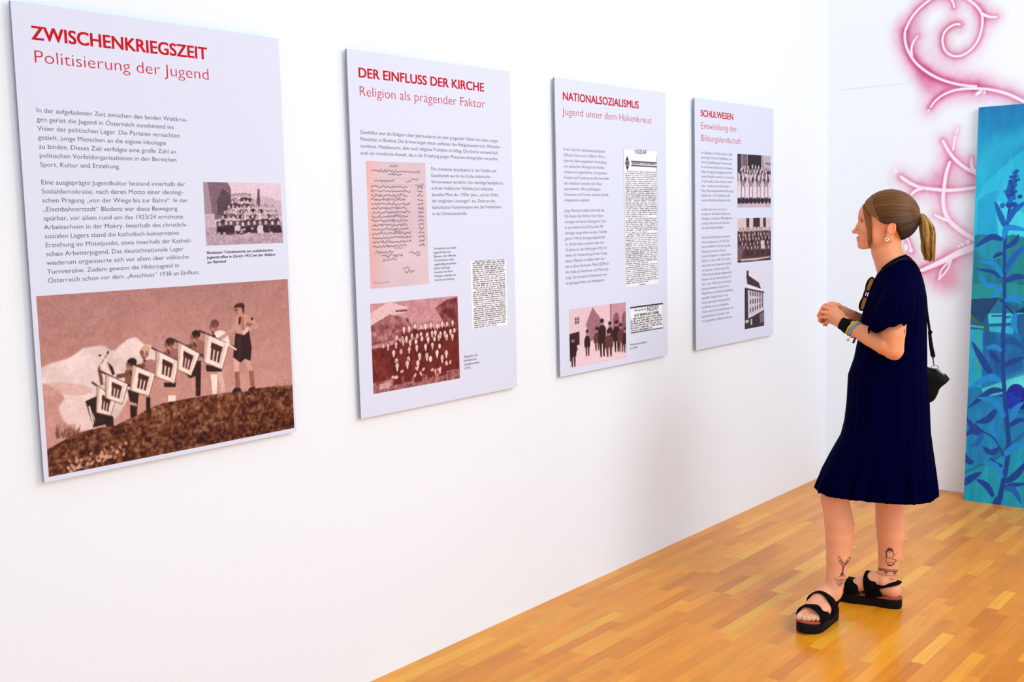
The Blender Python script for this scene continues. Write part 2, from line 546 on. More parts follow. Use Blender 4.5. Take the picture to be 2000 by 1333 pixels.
class Panel:
    def __init__(s, TL, TR, BR, BL, label):
        q = [on_left_wall(*p, PANEL_Y) for p in (TL, TR, BR, BL)]
        s.x = (q[0][0] + q[3][0]) / 2; x1 = (q[1][0] + q[2][0]) / 2
        s.z = (q[2][1] + q[3][1]) / 2; z1 = (q[0][1] + q[1][1]) / 2
        s.w, s.h = x1 - s.x, z1 - s.z
        s.root = empty('exhibition_panel', (s.x, PANEL_Y, s.z))
        tag(s.root, label, 'panel', 'exhibition panels in a row on the white wall')
        b = MB(); b.box((0, 0, 0), (s.w, 0.008, s.h))
        o = b.build('board', M['board'], s.root, False)
        o.data.materials.append(M['board_side'])
        for p in o.data.polygons:
            if abs(p.normal.y) < 0.5: p.material_index = 1
        for z in (s.h - 0.2, 0.15):   # hanging battens behind the board, touching the wall
            b = MB(); b.box((0.1, 0.008, z), (s.w - 0.1, 0.0215, z + 0.05))
            b.build('batten', M['board_side'], s.root, False)

    def loc(s, px, py):
        x, z = on_left_wall(px, py, PANEL_Y)
        return x - s.x, z - s.z

    def text(s, name, lines, start, end, ref=0, last=None, cap=None, ink='grey_ink', offset=0.0, parent=None, capf=0.52, gap=0.0004, bold=0.0):
        a = s.loc(*start); e = s.loc(*end)
        n = len(lines); line = 0
        x = a[0]
        if last:
            l = s.loc(*last); line = (a[1] - l[1]) / (n - 1); x = (a[0] + l[0]) / 2
        size = ((s.loc(*cap)[1] - a[1]) if cap else line * capf) / CAP
        me0, w = text_mesh(lines[ref], size, 0, 1, offset, 0)
        bpy.data.meshes.remove(me0)
        xs = (e[0] - x) / w
        me, _ = text_mesh('\n'.join(lines), size, line, xs, offset, gap, bold)
        me.name = name; me.materials.append(M[ink])
        o = bpy.data.objects.new(name, me); COL.objects.link(o); o.parent = parent or s.root
        o.location = (x, 0, a[1]) if parent is None else (x - parent.location.x, -0.0003, a[1] - parent.location.z)
        return o

    def picture(s, name, corners, nx, paint, crop=None, seed=1, bgc=(255, 255, 255), label=None):
        q = [s.loc(*p) for p in corners]
        x0 = (q[0][0] + q[3][0]) / 2; x1 = (q[1][0] + q[2][0]) / 2
        zt = (q[0][1] + q[1][1]) / 2; zb = (q[2][1] + q[3][1]) / 2
        conv = None
        if crop:
            ox, oy, sc = crop

            def conv(p):
                x, z = s.loc(ox + p[0] / sc, oy + p[1] / sc)
                return x - x0, zt - z
        P = Painter(x1 - x0, zt - zb, nx, conv, seed, bgc)
        if crop: P.k = 1.0 / sc * (x1 - x0) / (abs(corners[1][0] - corners[0][0]))
        paint(P)
        o = P.grid(name, lambda X, Y: np.stack([X, np.zeros_like(X), -Y], -1), M['print'], s.root)
        o.location = (x0, -0.0003, zt)
        if label: o['label'] = label
        return o


# ---- what the printed pictures show
def grain(P, amt, c0=60):
    P.c += (P.noise(c0, 2)[..., None] - 0.5) * amt


def crowd(P, rows, body, face, r, body_h=3.2, collar=None):
    """rows of people, back row first, in picture units 0..1"""
    asp = P.w / P.h
    for (y, x0, x1, n) in rows:
        for i in range(n):
            x = x0 + (x1 - x0) * (i + 0.5) / n + (P.rg.random() - .5) * 0.4 * (x1 - x0) / n
            yy = y + (P.rg.random() - .5) * 0.03
            b = np.array(body[P.rg.integers(len(body))], float)
            hw = 1.7 * r
            P.poly([(x - hw * .5, yy + r * asp * 1.1), (x + hw * .5, yy + r * asp * 1.1), (x + hw, yy + r * asp * 2), (x + hw * 1.05, yy + r * asp * body_h), (x - hw * 1.05, yy + r * asp * body_h), (x - hw, yy + r * asp * 2)], b)
            if collar is not None and P.rg.random() < .75:
                P.poly([(x - r * .45, yy + r * asp * 1.0), (x + r * .45, yy + r * asp * 1.0), (x, yy + r * asp * 2.0)], collar)
            P.ell((x, yy - r * asp * .25), r * .95, r * .95, np.array(body[0]) * .6)
            f = np.array(face, float) * (0.85 + 0.2 * P.rg.random())
            P.ell((x, yy), r * .78, r * 1.0, f)


def script_lines(P, x0, x1, y, amp, col, a=0.8, wd=0.004):
    n = int((x1 - x0) * 90)
    if n < 3: return
    xs = np.linspace(x0, x1, n)
    pts = [(x, y + amp * (P.rg.random() - .5) * 2 * (1 if P.rg.random() < .8 else 2.0)) for x in xs]
    P.stroke(pts, wd, col, a, curve=False)


def type_block(P, x0, x1, ys, lh, col, word=(0.05, 0.16), indent=(), short=()):
    """lines of unreadably small old type"""
    H = int(lh * P.NY)
    for k, y in enumerate(ys):
        x = x0 + (0.06 if k in indent else 0)
        xe = x1 - (0.3 * (x1 - x0) if k in short else 0)
        j0 = int(y * P.NY)
        while x < xe - 0.02:
            w = min(word[0] + (word[1] - word[0]) * P.rg.random(), xe - x)
            i0, i1 = int(x * P.NX), int((x + w) * P.NX)
            if i1 - i0 > 2 and j0 + H <= P.NY:
                m = (P.rg.random((max(1, H // 2), (i1 - i0 + 1) // 2)) < 0.66).astype(float)
                m = np.kron(m, np.ones((2, 2)))[:H, :i1 - i0]
                P.put((j0, j0 + m.shape[0], i0, i0 + m.shape[1]), m, col, 0.85)
            x += w + 0.018


def paint_fanfare(P):
    """boys with fanfare banners lined up on a grassy hill, brown print"""
    Y = np.linspace(0, 1, P.NY)[:, None, None]
    n = P.noise(3, 4)[..., None]
    P.c[:] = np.array((172, 122, 116)) * (1 - Y) + np.array((206, 152, 142)) * Y + (n - .5) * 16
    cl = [(110, 610), (210, 565), (300, 548), (370, 492), (500, 470), (540, 508), (620, 440), (692, 414), (712, 455), (780, 472), (850, 520), (820, 560), (720, 600), (640, 780), (560, 900), (420, 960), (300, 950), (250, 900), (220, 820), (280, 790), (200, 720), (115, 690)]
    e = fbm(P.NY, P.NX, 6, 4, P.rg, 1.6)
    P.cloud(cl, np.clip(np.array((250, 230, 226)) - (e[..., None] * 64 - 12), 0, 255), 0.95, 10, .55)
    P.cloud([(240, 790), (330, 770), (440, 830), (430, 960), (300, 960)], (226, 194, 188), .6, 10, .5)
    P.cloud([(120, 700), (260, 690), (420, 720), (400, 760), (200, 760), (120, 770)], (206, 158, 150), .6, 8, .6)
    dk, md, lt, wh = (42, 14, 14), (110, 66, 56), (196, 146, 132), (240, 222, 212)
    # legs, shorts and shirts of the line of boys
    P.poly([(1125, 640), (1165, 640), (1160, 755), (1135, 758)], wh); P.poly([(1160, 620), (1192, 620), (1212, 742), (1190, 748)], (214, 180, 165))
    P.poly([(1095, 585), (1190, 600), (1190, 625), (1100, 625)], dk)
    P.poly([(1035, 560), (1068, 560), (1064, 768), (1036, 770)], dk); P.poly([(1000, 650), (1030, 650), (1038, 735), (1020, 740)], lt); P.poly([(980, 640), (1060, 560), (1066, 640), (1000, 665)], dk)
    P.poly([(868, 710), (916, 710), (918, 800), (876, 803)], lt); P.poly([(872, 765), (918, 765), (918, 802), (876, 805)], wh); P.poly([(848, 690), (920, 690), (918, 716), (850, 716)], dk)
    P.poly([(715, 770), (765, 770), (768, 850), (718, 856)], lt); P.poly([(742, 775), (768, 775), (768, 850), (745, 853)], dk)
    P.poly([(632, 730), (702, 745), (690, 850), (688, 902), (652, 905), (648, 800)], dk); P.poly([(645, 800), (690, 815), (690, 830), (648, 820)], lt)
    P.poly([(385, 800), (455, 768), (470, 860), (550, 890), (552, 945), (510, 958), (505, 935), (432, 955)], dk)
    for q in ([(402, 830), (412, 825), (436, 930), (430, 945)], [(420, 850), (440, 900), (446, 925), (432, 900)]): P.poly(q, wh)
    P.poly([(465, 580), (482, 640), (496, 700), (475, 705), (458, 620)], md); P.poly([(512, 565), (545, 595), (560, 640), (540, 650), (520, 610)], dk); P.poly([(480, 580), (515, 570), (545, 645), (490, 700)], (238, 214, 206), .8)
    P.stroke([(478, 580), (520, 512)], 4, md); P.stroke([(520, 570), (472, 530)], 4, wh); P.ell((471, 530), 6, 6, dk); P.ell((518, 512), 6, 6, dk)
    for (x, y, sh) in ((1185, 415, wh), (1050, 470, (150, 100, 90)), (900, 520, (150, 100, 90)), (768, 585, (170, 118, 106)), (668, 640, (120, 74, 64))):
        P.poly([(x - 46, y - 25), (x + 10, y - 32), (x + 42, y), (x + 44, y + 70), (x - 40, y + 70), (x - 50, y + 20)], sh, 1, True)
        P.stroke([(x - 90, y + 12), (x - 40, y + 5)], 22, md)
    for (x, y, hc) in ((1140, 352, md), (1030, 415, dk), (876, 460, (60, 26, 22)), (733, 505, (210, 165, 140)), (652, 580, dk)):
        P.ell((x, y + 8), 26, 32, (188, 132, 114)); P.ell((x + 8, y - 10), 27, 22, hc); P.ell((x - 14, y + 12), 11, 15, (150, 96, 84))
    for (x, y) in ((1140, 352), (1030, 415), (876, 460), (733, 505), (652, 580)):
        P.ell((x + 14, y + 14), 8, 16, (140, 86, 74), .8); P.stroke([(x - 24, y + 4), (x - 8, y + 2)], 5, (96, 50, 44), .8); P.stroke([(x - 4, y + 38), (x + 4, y + 60)], 12, dk, .7)
    # boy at the top of the line
    P.poly([(1258, 540), (1300, 552), (1288, 615), (1292, 660), (1300, 722), (1272, 728), (1262, 640)], (214, 168, 152)); P.poly([(1264, 625), (1292, 625), (1300, 724), (1272, 728)], (150, 92, 80))
    P.poly([(1322, 545), (1358, 550), (1374, 610), (1384, 720), (1362, 738), (1348, 630)], (206, 160, 144)); P.poly([(1348, 620), (1376, 615), (1386, 722), (1362, 738)], (150, 92, 80))
    P.poly([(1250, 740), (1270, 718), (1300, 722), (1308, 742), (1262, 748)], dk); P.poly([(1340, 745), (1352, 722), (1384, 712), (1390, 726), (1352, 748)], dk)
    P.poly([(1272, 392), (1350, 382), (1366, 480), (1360, 562), (1326, 548), (1300, 572), (1257, 540)], dk)
    P.poly([(1275, 302), (1310, 286), (1345, 292), (1385, 318), (1410, 350), (1398, 372), (1352, 384), (1322, 410), (1272, 398), (1275, 370), (1200, 432), (1166, 438), (1172, 424), (1250, 372)], lt)
    P.poly([(1340, 330), (1375, 345), (1355, 362), (1330, 352)], md, .6); P.poly([(1310, 385), (1350, 360), (1345, 385), (1318, 410)], (228, 184, 168)); P.poly([(1292, 300), (1306, 300), (1298, 350), (1288, 345)], dk); P.ell((1368, 314), 8, 8, dk)
    P.ell((1296, 265), 28, 36, (196, 138, 118)); P.poly([(1260, 252), (1270, 230), (1300, 220), (1322, 228), (1322, 268), (1314, 280), (1306, 250), (1276, 248)], (70, 30, 24), 1, True); P.poly([(1268, 262), (1282, 255), (1286, 290), (1272, 285)], (140, 86, 74), .8)
    P.stroke([(1264, 262), (1284, 258)], 5, (80, 40, 34)); P.poly([(1300, 300), (1318, 300), (1326, 380), (1306, 384)], (150, 102, 92), .7); P.poly([(1280, 440), (1300, 400), (1310, 540), (1290, 556)], (70, 34, 32), .7)
    # trumpets with hanging banners and their dark comb shaped emblem
    fl = [[(1088, 400), (1235, 462), (1192, 612), (1082, 570)], [(930, 450), (1060, 520), (1008, 650), (928, 612)], [(805, 500), (936, 566), (910, 696), (795, 652)], [(664, 585), (796, 640), (760, 770), (650, 736)], [(505, 640), (636, 700), (602, 816), (503, 780)], [(455, 705), (562, 792), (535, 886), (448, 866)]]
    for k in (5, 4, 3, 2, 1, 0):
        q = np.array(fl[k], float)
        P.stroke([q[0] + (-28, -16), q[1] + (30, 18)], 9, dk)
        P.poly(q, wh); P.poly([q[0], q[0] * .82 + q[1] * .18, q[3] * .9 + q[2] * .1, q[3]], (196, 160, 146), .75)
        for a, b in ((1, 2), (2, 3), (3, 0)): P.stroke([q[a], q[b]], 4, md, .9)

        def uv(u, v): return (q[0] * (1 - u) + q[1] * u) * (1 - v) + (q[3] * (1 - u) + q[2] * u) * v
        P.poly([uv(.3, .2), uv(.78, .2), uv(.78, .42), uv(.3, .42)], (66, 26, 22))
        for u in (.32, .49, .66): P.poly([uv(u, .4), uv(u + .11, .4), uv(u + .12, .82), uv(u + .01, .82)], (86, 40, 34))
        P.poly([uv(.8, .05), uv(.86, .1), uv(.9, .9), uv(.84, .95)], (206, 172, 158), .7)
    P.stroke([(1225, 460), (1275, 495)], 9, wh)
    # hill
    n1 = fbm(P.NY, P.NX, 28, 4, P.rg, 1.6)[..., None]; n2 = fbm(P.NY, P.NX, 60, 2, P.rg, 1.6)[..., None]
    g = np.array((96, 48, 24)) + (n1 - .5) * 110 + (n2 - .5) * 130
    P.poly([(150, 1090), (240, 1040), (330, 990), (400, 972), (470, 955), (560, 945), (640, 905), (700, 880), (760, 842), (830, 815), (900, 800), (1040, 775), (1250, 745), (1330, 742), (1400, 722), (1500, 712), (1640, 702), (1660, 990), (140, 1290)], np.clip(g, 10, 255))
    P.poly([(720, 900), (900, 830), (1050, 800), (900, 900), (760, 990)], np.clip(g + 22, 0, 255), .5, True); P.poly([(900, 1010), (1200, 960), (1660, 900), (1660, 990), (900, 1080)], np.clip(g - 28, 0, 255), .6)
    for k in range(46):              # loose stones and grass
        x = 280 + P.rg.random() * 360; y = 1190 - (x - 280) * .33 + (P.rg.random() - .5) * 70
        P.ell((x, y), 4 + 12 * P.rg.random(), 3 + 8 * P.rg.random(), (210, 160, 140), .85, P.rg.random() * 3)
    for k in range(60):
        x = 215 + P.rg.random() * 130; y = 1020 - P.rg.random() * 10
        P.stroke([(x, y), (x + (P.rg.random() - .5) * 40, y - 20 - 60 * P.rg.random())], 3, (110, 62, 48), .8)
    for k in range(26):
        x = 1500 + P.rg.random() * 110
        P.stroke([(x, 720), (x + (P.rg.random() - .5) * 14, 712 - 30 * P.rg.random())], 2.5, (130, 80, 66), .8)
    P.blur(1)
    grain(P, 20, 90); grain(P, 16, 30)


def paint_station(P):
    Y = np.linspace(0, 1, P.NY)[:, None, None]
    P.c[:] = np.array((222, 200, 216)) * (1 - Y) + np.array((206, 182, 200)) * Y
    P.poly([(.55, .3), (.75, .22), (1, .3), (1, .55), (.5, .55)], (196, 174, 192))
    P.poly([(0, 0), (.3, 0), (.34, .1), (.34, .55), (0, .62)], (120, 96, 110)); P.poly([(.16, .3), (.24, .1), (.33, .2), (.32, .5), (.16, .52)], (84, 64, 76)); P.poly([(0, .0), (.06, 0), (.1, .55), (0, .6)], (160, 138, 152)); P.poly([(0, .5), (.12, .5), (.12, .8), (0, .82)], (196, 172, 188))
    P.poly([(0, .72), (1, .62), (1, 1), (0, 1)], np.clip(np.array((178, 152, 172)) + (P.noise(30, 3)[..., None] - .5) * 60, 0, 255))
    P.poly([(.66, .35), (.69, .1), (.71, .1), (.71, .36)], (96, 74, 88)); P.stroke([(.69, .4), (.69, .12)], .012, (90, 70, 80))
    bod = [(52, 30, 44), (214, 192, 204), (84, 58, 72), (150, 126, 140), (60, 38, 50)]
    fc = (206, 180, 186)
    crowd(P, [(.22, .34, .6, 6), (.3, .32, .62, 6), (.4, .28, .9, 12), (.48, .22, .95, 13), (.56, .2, .95, 12)], bod, fc, .02)
    P.poly([(.14, .62), (.95, .6), (.97, .72), (.8, .8), (.5, .82), (.3, .84), (.14, .82)], (66, 44, 56), .8)
    crowd(P, [(.66, .14, .97, 11)], bod, fc, .024, 4.5)
    for k in range(24): P.ell((.15 + .8 * P.rg.random(), .72 + .1 * P.rg.random()), .02, .012, (40, 22, 34) if k % 2 else (214, 190, 200), .8)
    P.poly([(.4, .86), (.55, .8), (.62, .86), (.5, .9)], (190, 166, 182))
    P.blur(1)
    grain(P, 40, 60)


def paint_document(P):
    X = np.linspace(0, 1, P.NX)[None, :, None]
    P.c[:] = np.array((214, 192, 202)) + (P.noise(4, 3)[..., None] - .5) * 14
    P.c += np.clip(1 - X * 4, 0, 1) * np.array((12, -16, -28))
    ink = (74, 58, 70)
    for (a, b, y) in ((.38, .52, .035), (.08, .9, .075), (.35, .58, .1), (.12, .45, .155), (.64, .74, .155), (.75, .86, .14), (.82, .95, .18)): script_lines(P, a, b, y, .008, ink, .85, .007)
    for y in (.13, .178, .19): P.stroke([(.0, y), (1, y + .003)], .003, (170, 146, 158), .8)
    for x in (.6, .72, .8, .88): P.stroke([(x, .13), (x, .75)], .003, (186, 162, 174), .7)
    y = .2
    for k in range(15):
        script_lines(P, .06, .62 + .1 * P.rg.random(), y, .008, ink, .9, .007)
        if k % 4 == 2: script_lines(P, .42, .55, y + .02, .005, ink, .8, .006)
        script_lines(P, .03, .045, y, .005, ink); script_lines(P, .75, .77, y, .006, ink); script_lines(P, .84, .94, y, .009, ink, .9, .008)
        y += .0335
    for (a, b, yy) in ((.1, .4, .715), (.2, .55, .745), (.22, .45, .775), (.66, .85, .73), (.78, .86, .75), (.55, .66, .85), (.58, .74, .88), (.06, .3, .955)): script_lines(P, a, b, yy, .009, ink, .85 if yy < .9 else .4, .007)


def paint_newsprint(lines, indent, short, head=0.0):
    def f(P):
        P.c[:] = (246, 246, 252)
        step = (1 - head) / lines
        type_block(P, .05, .96, [head + i * step for i in range(lines)], step * .7, (44, 42, 48), (.06, .2), indent, short)
    return f


def paint_clipping_tall(P):
    P.c[:] = (240, 241, 250)
    P.stroke([(.01, 0), (.03, 1)], .012, (150, 150, 158)); P.stroke([(.985, .03), (.99, .96)], .012, (150, 150, 158))
    asp = P.w / P.h
    P.poly([(.115, .045), (.185, .1), (.115, .155), (.045, .1)], (30, 28, 30)); P.ell((.115, .1), .066, .05, (150, 150, 155)); P.ell((.115, .1), .045, .035, (90, 90, 96))
    for y in (.083, .088, .112, .117): P.stroke([(.23, y), (.98, y + .001)], .012, (70, 70, 76))
    type_block(P, .25, .96, [.094], .014, (30, 28, 32), (.16, .26))
    n = 58; step = .83 / n
    type_block(P, .05, .97, [.155 + i * step for i in range(n)], step * .68, (40, 38, 44), (.07, .22), (0, 24, 32, 48), (23, 31, 47, 57))
    P.stroke([(.42, .992), (.6, .992)], .012, (80, 80, 84))


def paint_small_ad(P):
    P.c[:] = (240, 241, 249)
    P.stroke([(0, .03), (1, .03)], .03, (30, 28, 30), curve=False); P.stroke([(0, .95), (1, .95)], .016, (50, 48, 50)); P.stroke([(.99, 0), (.99, .95)], .01, (150, 150, 155)); P.stroke([(.01, .4), (.01, .95)], .01, (170, 170, 175))
    type_block(P, .12, .88, [.3], .1, (40, 38, 40), (.12, .22))
    type_block(P, .02, .96, [.43 + .085 * i for i in range(6)], .06, (40, 38, 40), (.06, .17), (0,), (5,))


def paint_members(P):
    n1 = P.noise(18, 4)[..., None]
    P.c[:] = np.array((196, 140, 146)) + (n1 - .5) * 50
    P.poly([(0, .1), (.2, .0), (.42, .08), (.36, .14), (.2, .16), (.1, .2), (0, .25)], (226, 192, 196), .9)
    P.poly([(0, .24), (.2, .14), (.4, .2), (.5, .4), (0, .46)], np.clip(np.array((146, 82, 84)) + (n1 - .5) * 160, 0, 255), .85)
    P.poly([(.72, .12), (.86, .04), (1, .02), (1, .5), (.85, .36)], np.clip(np.array((116, 50, 48)) + (n1 - .5) * 170, 0, 255), .9)
    P.poly([(.27, .1), (.4, .1), (.4, .125), (.27, .12)], (120, 60, 56))
    P.poly([(.0, .5), (1, .42), (1, .92), (0, .92)], np.clip(np.array((112, 34, 26)) + (n1 - .5) * 60, 0, 255))
    P.poly([(0, .88), (.3, .85), (1, .88), (1, 1), (0, 1)], np.clip(np.array((150, 92, 92)) + (P.noise(40, 3)[..., None] - .5) * 130, 0, 255))
    bod = [(98, 26, 18), (88, 22, 16), (110, 34, 26), (100, 30, 22)]
    fc = (236, 196, 194)
    crowd(P, [(.31, .32, .97, 10), (.42, .25, .98, 13), (.47, .08, .95, 12), (.56, .2, .8, 7)], bod, fc, .021, 4.5, (246, 226, 226))
    crowd(P, [(.66, .22, .9, 6), (.72, .2, .85, 5)], bod, fc, .025, 6, (246, 226, 226))
    for k in range(16): P.ell((.15 + .75 * P.rg.random(), .78 + .1 * P.rg.random()), .012, .02, (232, 190, 188), .9, P.rg.random() * 3)
    P.poly([(.08, .9), (.2, .88), (.18, .96), (.06, .96)], (214, 172, 172), .8)
    P.blur(1)
    grain(P, 34, 70)


def paint_street(P):
    P.c[:] = (228, 196, 206)
    P.poly([(.0, .0), (.42, 0), (.44, .75), (0, .8)], (226, 196, 206)); P.poly([(.4, .02), (.55, .25), (.56, .55), (.36, .6), (.28, .3)], (158, 108, 116)); P.poly([(.0, .42), (.17, .4), (.17, .62), (0, .65)], (54, 22, 28))
    for (x, y) in ((.1, .16), (.14, .16), (.1, .22), (.14, .22)): P.poly([(x, y), (x + .025, y), (x + .025, y + .045), (x, y + .045)], (84, 46, 54))
    P.poly([(.7, .0), (1, 0), (1, .7), (.72, .7)], (196, 146, 160)); P.stroke([(.72, .0), (.73, .7)], .012, (120, 76, 88))
    for (x, w_) in ((.82, .12), (.98, .12)):
        P.ell((x, .32), w_ / 2, .09, (136, 84, 98)); P.poly([(x - w_ / 2, .32), (x + w_ / 2, .32), (x + w_ / 2, .6), (x - w_ / 2, .6)], (136, 84, 98))
    P.poly([(0, .7), (.3, .62), (.75, .66), (1, .72), (1, 1), (0, 1)], (232, 204, 212)); P.poly([(0, .62), (.12, .62), (.14, .7), (0, .9)], (60, 26, 32), .8)
    dk, br = (46, 14, 20), (98, 50, 44)
    for (x, y0, h, w_, c) in ((.3, .44, .4, .1, dk), (.06, .52, .46, .11, dk), (.47, .42, .36, .12, br), (.56, .3, .6, .14, dk), (.7, .36, .4, .12, dk), (.82, .36, .5, .13, dk), (.9, .42, .46, .12, br), (.98, .5, .4, .1, dk), (.68, .5, .42, .16, br)):
        P.ell((x, y0), w_ * .22, w_ * .28, (176, 124, 120)); P.ell((x, y0 - .025), w_ * .25, w_ * .16, dk)
        P.poly([(x - w_ * .25, y0 + .05), (x + w_ * .25, y0 + .05), (x + w_ * .5, y0 + .12), (x + w_ * .48, y0 + h * .62), (x - w_ * .48, y0 + h * .62), (x - w_ * .5, y0 + .12)], c)
        P.poly([(x - w_ * .35, y0 + h * .58), (x - w_ * .05, y0 + h * .58), (x - w_ * .08, y0 + h), (x - w_ * .25, y0 + h)], c); P.poly([(x + w_ * .05, y0 + h * .58), (x + w_ * .35, y0 + h * .58), (x + w_ * .3, y0 + h), (x + w_ * .12, y0 + h)], c)
    P.blur(1)
    grain(P, 28, 50)


def paint_girls(P):
    P.c[:] = (168, 148, 160)
    P.poly([(0, 0), (.12, 0), (.12, .3), (0, .3)], (60, 48, 56)); P.poly([(.3, 0), (.7, 0), (.7, .35), (.3, .35)], (34, 26, 34)); P.poly([(.14, 0), (.28, 0), (.28, .3), (.14, .3)], (110, 90, 102)); P.poly([(.76, 0), (1, .02), (1, .26), (.78, .22)], (188, 176, 186)); P.stroke([(.84, .15), (1, .17)], .03, (120, 110, 122))
    P.poly([(0, .3), (1, .3), (1, .9), (0, .92)], (58, 40, 50)); P.poly([(0, .92), (1, .88), (1, 1), (0, 1)], (196, 178, 192))
    crowd(P, [(.24, .1, .75, 7), (.31, .05, .9, 9), (.38, .0, 1, 10)], [(40, 26, 34), (70, 52, 62), (130, 112, 124)], (214, 196, 202), .03, 3)
    for i in range(9):
        x = .05 + i * .115
        P.ell((x, .42 + .02 * (i % 2)), .034, .042, (208, 188, 196))
        P.poly([(x - .03, .48), (x + .03, .48), (x + .06, .56), (x + .055, .84), (x - .055, .84), (x - .06, .56)], (206, 192, 204) if i % 2 == 0 else (150, 130, 144))
        P.poly([(x - .03, .6), (x + .03, .6), (x + .04, .8), (x - .04, .8)], (226, 214, 224)); P.poly([(x - .05, .82), (x + .05, .82), (x + .04, .92), (x - .04, .92)], (34, 20, 28))
    grain(P, 40, 40)


def paint_class(P):
    P.c[:] = (212, 190, 196)
    for (x, w_) in ((.26, .08), (.46, .2), (.76, .08)): P.poly([(x, 0), (x + w_, 0), (x + w_, .22), (x, .22)], (58, 30, 36))
    P.poly([(0, .3), (1, .3), (1, .92), (0, .92)], (74, 46, 48)); P.poly([(0, .93), (.5, .97), (1, .93), (1, 1), (0, 1)], (60, 34, 36)); P.stroke([(.12, .95), (.5, .94), (.95, .92)], .02, (206, 184, 188))
    crowd(P, [(.28, .02, .98, 10), (.38, .02, 1, 11), (.47, .02, .98, 10), (.58, .1, .95, 8), (.68, .03, .97, 9)], [(52, 26, 30), (78, 46, 48), (96, 66, 68), (44, 22, 28)], (206, 176, 176), .026, 4)
    P.poly([(.68, .52), (.8, .52), (.8, .72), (.7, .72)], (214, 194, 198)); P.ell((.07, .76), .08, .1, (110, 84, 86))
    P.blur(1)
    grain(P, 40, 40)


def paint_school(P):
    P.c[:] = (222, 216, 230)
    P.poly([(.0, .0), (1, 0), (1, .42), (.5, .4), (.12, .28), (0, .3)], (224, 220, 232)); P.poly([(.1, .02), (.2, .02), (.2, .12), (.1, .12)], (50, 40, 48))
    P.poly([(.08, .1), (.2, .1), (.72, .24), (.86, .38), (.15, .28)], (54, 40, 46)); P.poly([(.12, .24), (.88, .36), (.98, .42), (.15, .32)], (236, 232, 240))
    P.poly([(0, .33), (.16, .3), (.18, .85), (0, .9)], (50, 36, 44)); P.poly([(.16, .32), (1, .43), (1, .72), (.18, .82)], (206, 196, 210)); P.stroke([(.0, .31), (1, .42)], .04, (60, 46, 54), curve=False)
    for r_ in range(3):
        for k in range(6):
            x = .27 + k * .12; y = .4 + r_ * .145 - (k * .012 if r_ == 2 else 0) + k * (.012 if r_ == 0 else 0)
            P.poly([(x, y - .04), (x + .055, y - .035), (x + .055, y + .045), (x, y + .04)], (70, 56, 68))
    P.poly([(0, .84), (.4, .8), (1, .72), (1, 1), (0, 1)], (48, 36, 42)); P.ell((.12, .87), .1, .04, (180, 174, 184)); P.poly([(.3, .84), (.38, .84), (.38, .94), (.3, .94)], (190, 184, 194)); P.poly([(.75, .78), (1, .74), (1, .92), (.78, .94)], (110, 100, 108))
    grain(P, 22, 40)


# panel one
p = Panel((20, 0), (546, 76), (577, 847), (86, 940), 'pale board headed ZWISCHENKRIEGSZEIT with a large brown photo at its foot')
p.text('heading', ['ZWISCHENKRIEGSZEIT'], (61.8, 76.5), (404.2, 113.4), cap=(60.3, 50.4), ink='red_ink', bold=0.026)
p.text('subheading', ['Politisierung der Jugend'], (65, 121.8), (407.6, 156), cap=(64.2, 97.5), ink='red_ink_light', offset=-0.012)
p.text('body_text', ['In der aufgeladenen Zeit zwischen den beiden Weltkrie-', 'gen geriet die Jugend in Österreich zunehmend ins', 'Visier der politischen Lager. Die Parteien versuchten', 'gezielt, junge Menschen an die eigene Ideologie', 'zu binden. Dieses Ziel verfolgte eine große Zahl an', 'politischen Vorfeldorganisationen in den Bereichen', 'Sport, Kultur und Erziehung.'], (70.6, 219.3), (364.7, 236), 0, (78.2, 325.6), offset=-0.006)
p.text('body_text', ['Eine ausgeprägte Jugendkultur bestand innerhalb der', 'Sozialdemokratie, nach deren Motto einer ideologi-', 'schen Prägung „von der Wiege bis zur Bahre“. In der', '„Eisenbahnerstadt“ Bludenz war diese Bewegung', 'spürbar, vor allem rund um das 1923/24 errichtete', 'Arbeiterheim in der Mokry. Innerhalb des christlich-', 'sozialen Lagers stand die katholisch-konservative', 'Erziehung im Mittelpunkt, etwa innerhalb der Katholi-', 'schen Arbeiterjugend. Das deutschnationale Lager', 'wiederum organisierte sich vor allem über völkische', 'Turnvereine. Zudem gewann die Hitlerjugend in', 'Österreich schon vor dem „Anschluss“ 1938 an Einfluss.'], (80.3, 360.5), (361.8, 363.9), 0, (92.9, 553), offset=-0.006)
p.picture('photograph', ((397, 355.5), (548.3, 358.4), (552.5, 474.8), (402.5, 479.8)), 190, paint_station, seed=3, label='violet tinted group photograph outside a station')
p.text('caption', ['Bludenzer Teilnehmende am sozialistischen', 'Jugendtreffen in Zürich 1932 bei der Abfahrt', 'am Bahnhof'], (404.2, 496.6), (532.8, 491.6), 0, (404.6, 515), ink='black_ink', bold=0.018, capf=.56)
p.picture('photograph', ((70.4, 577.8), (561, 546.4), (575.5, 838), (95.5, 930)), 400, paint_fanfare, (40, 520, 3.029), 5, label='large brown photograph of boys with banners on a hill')
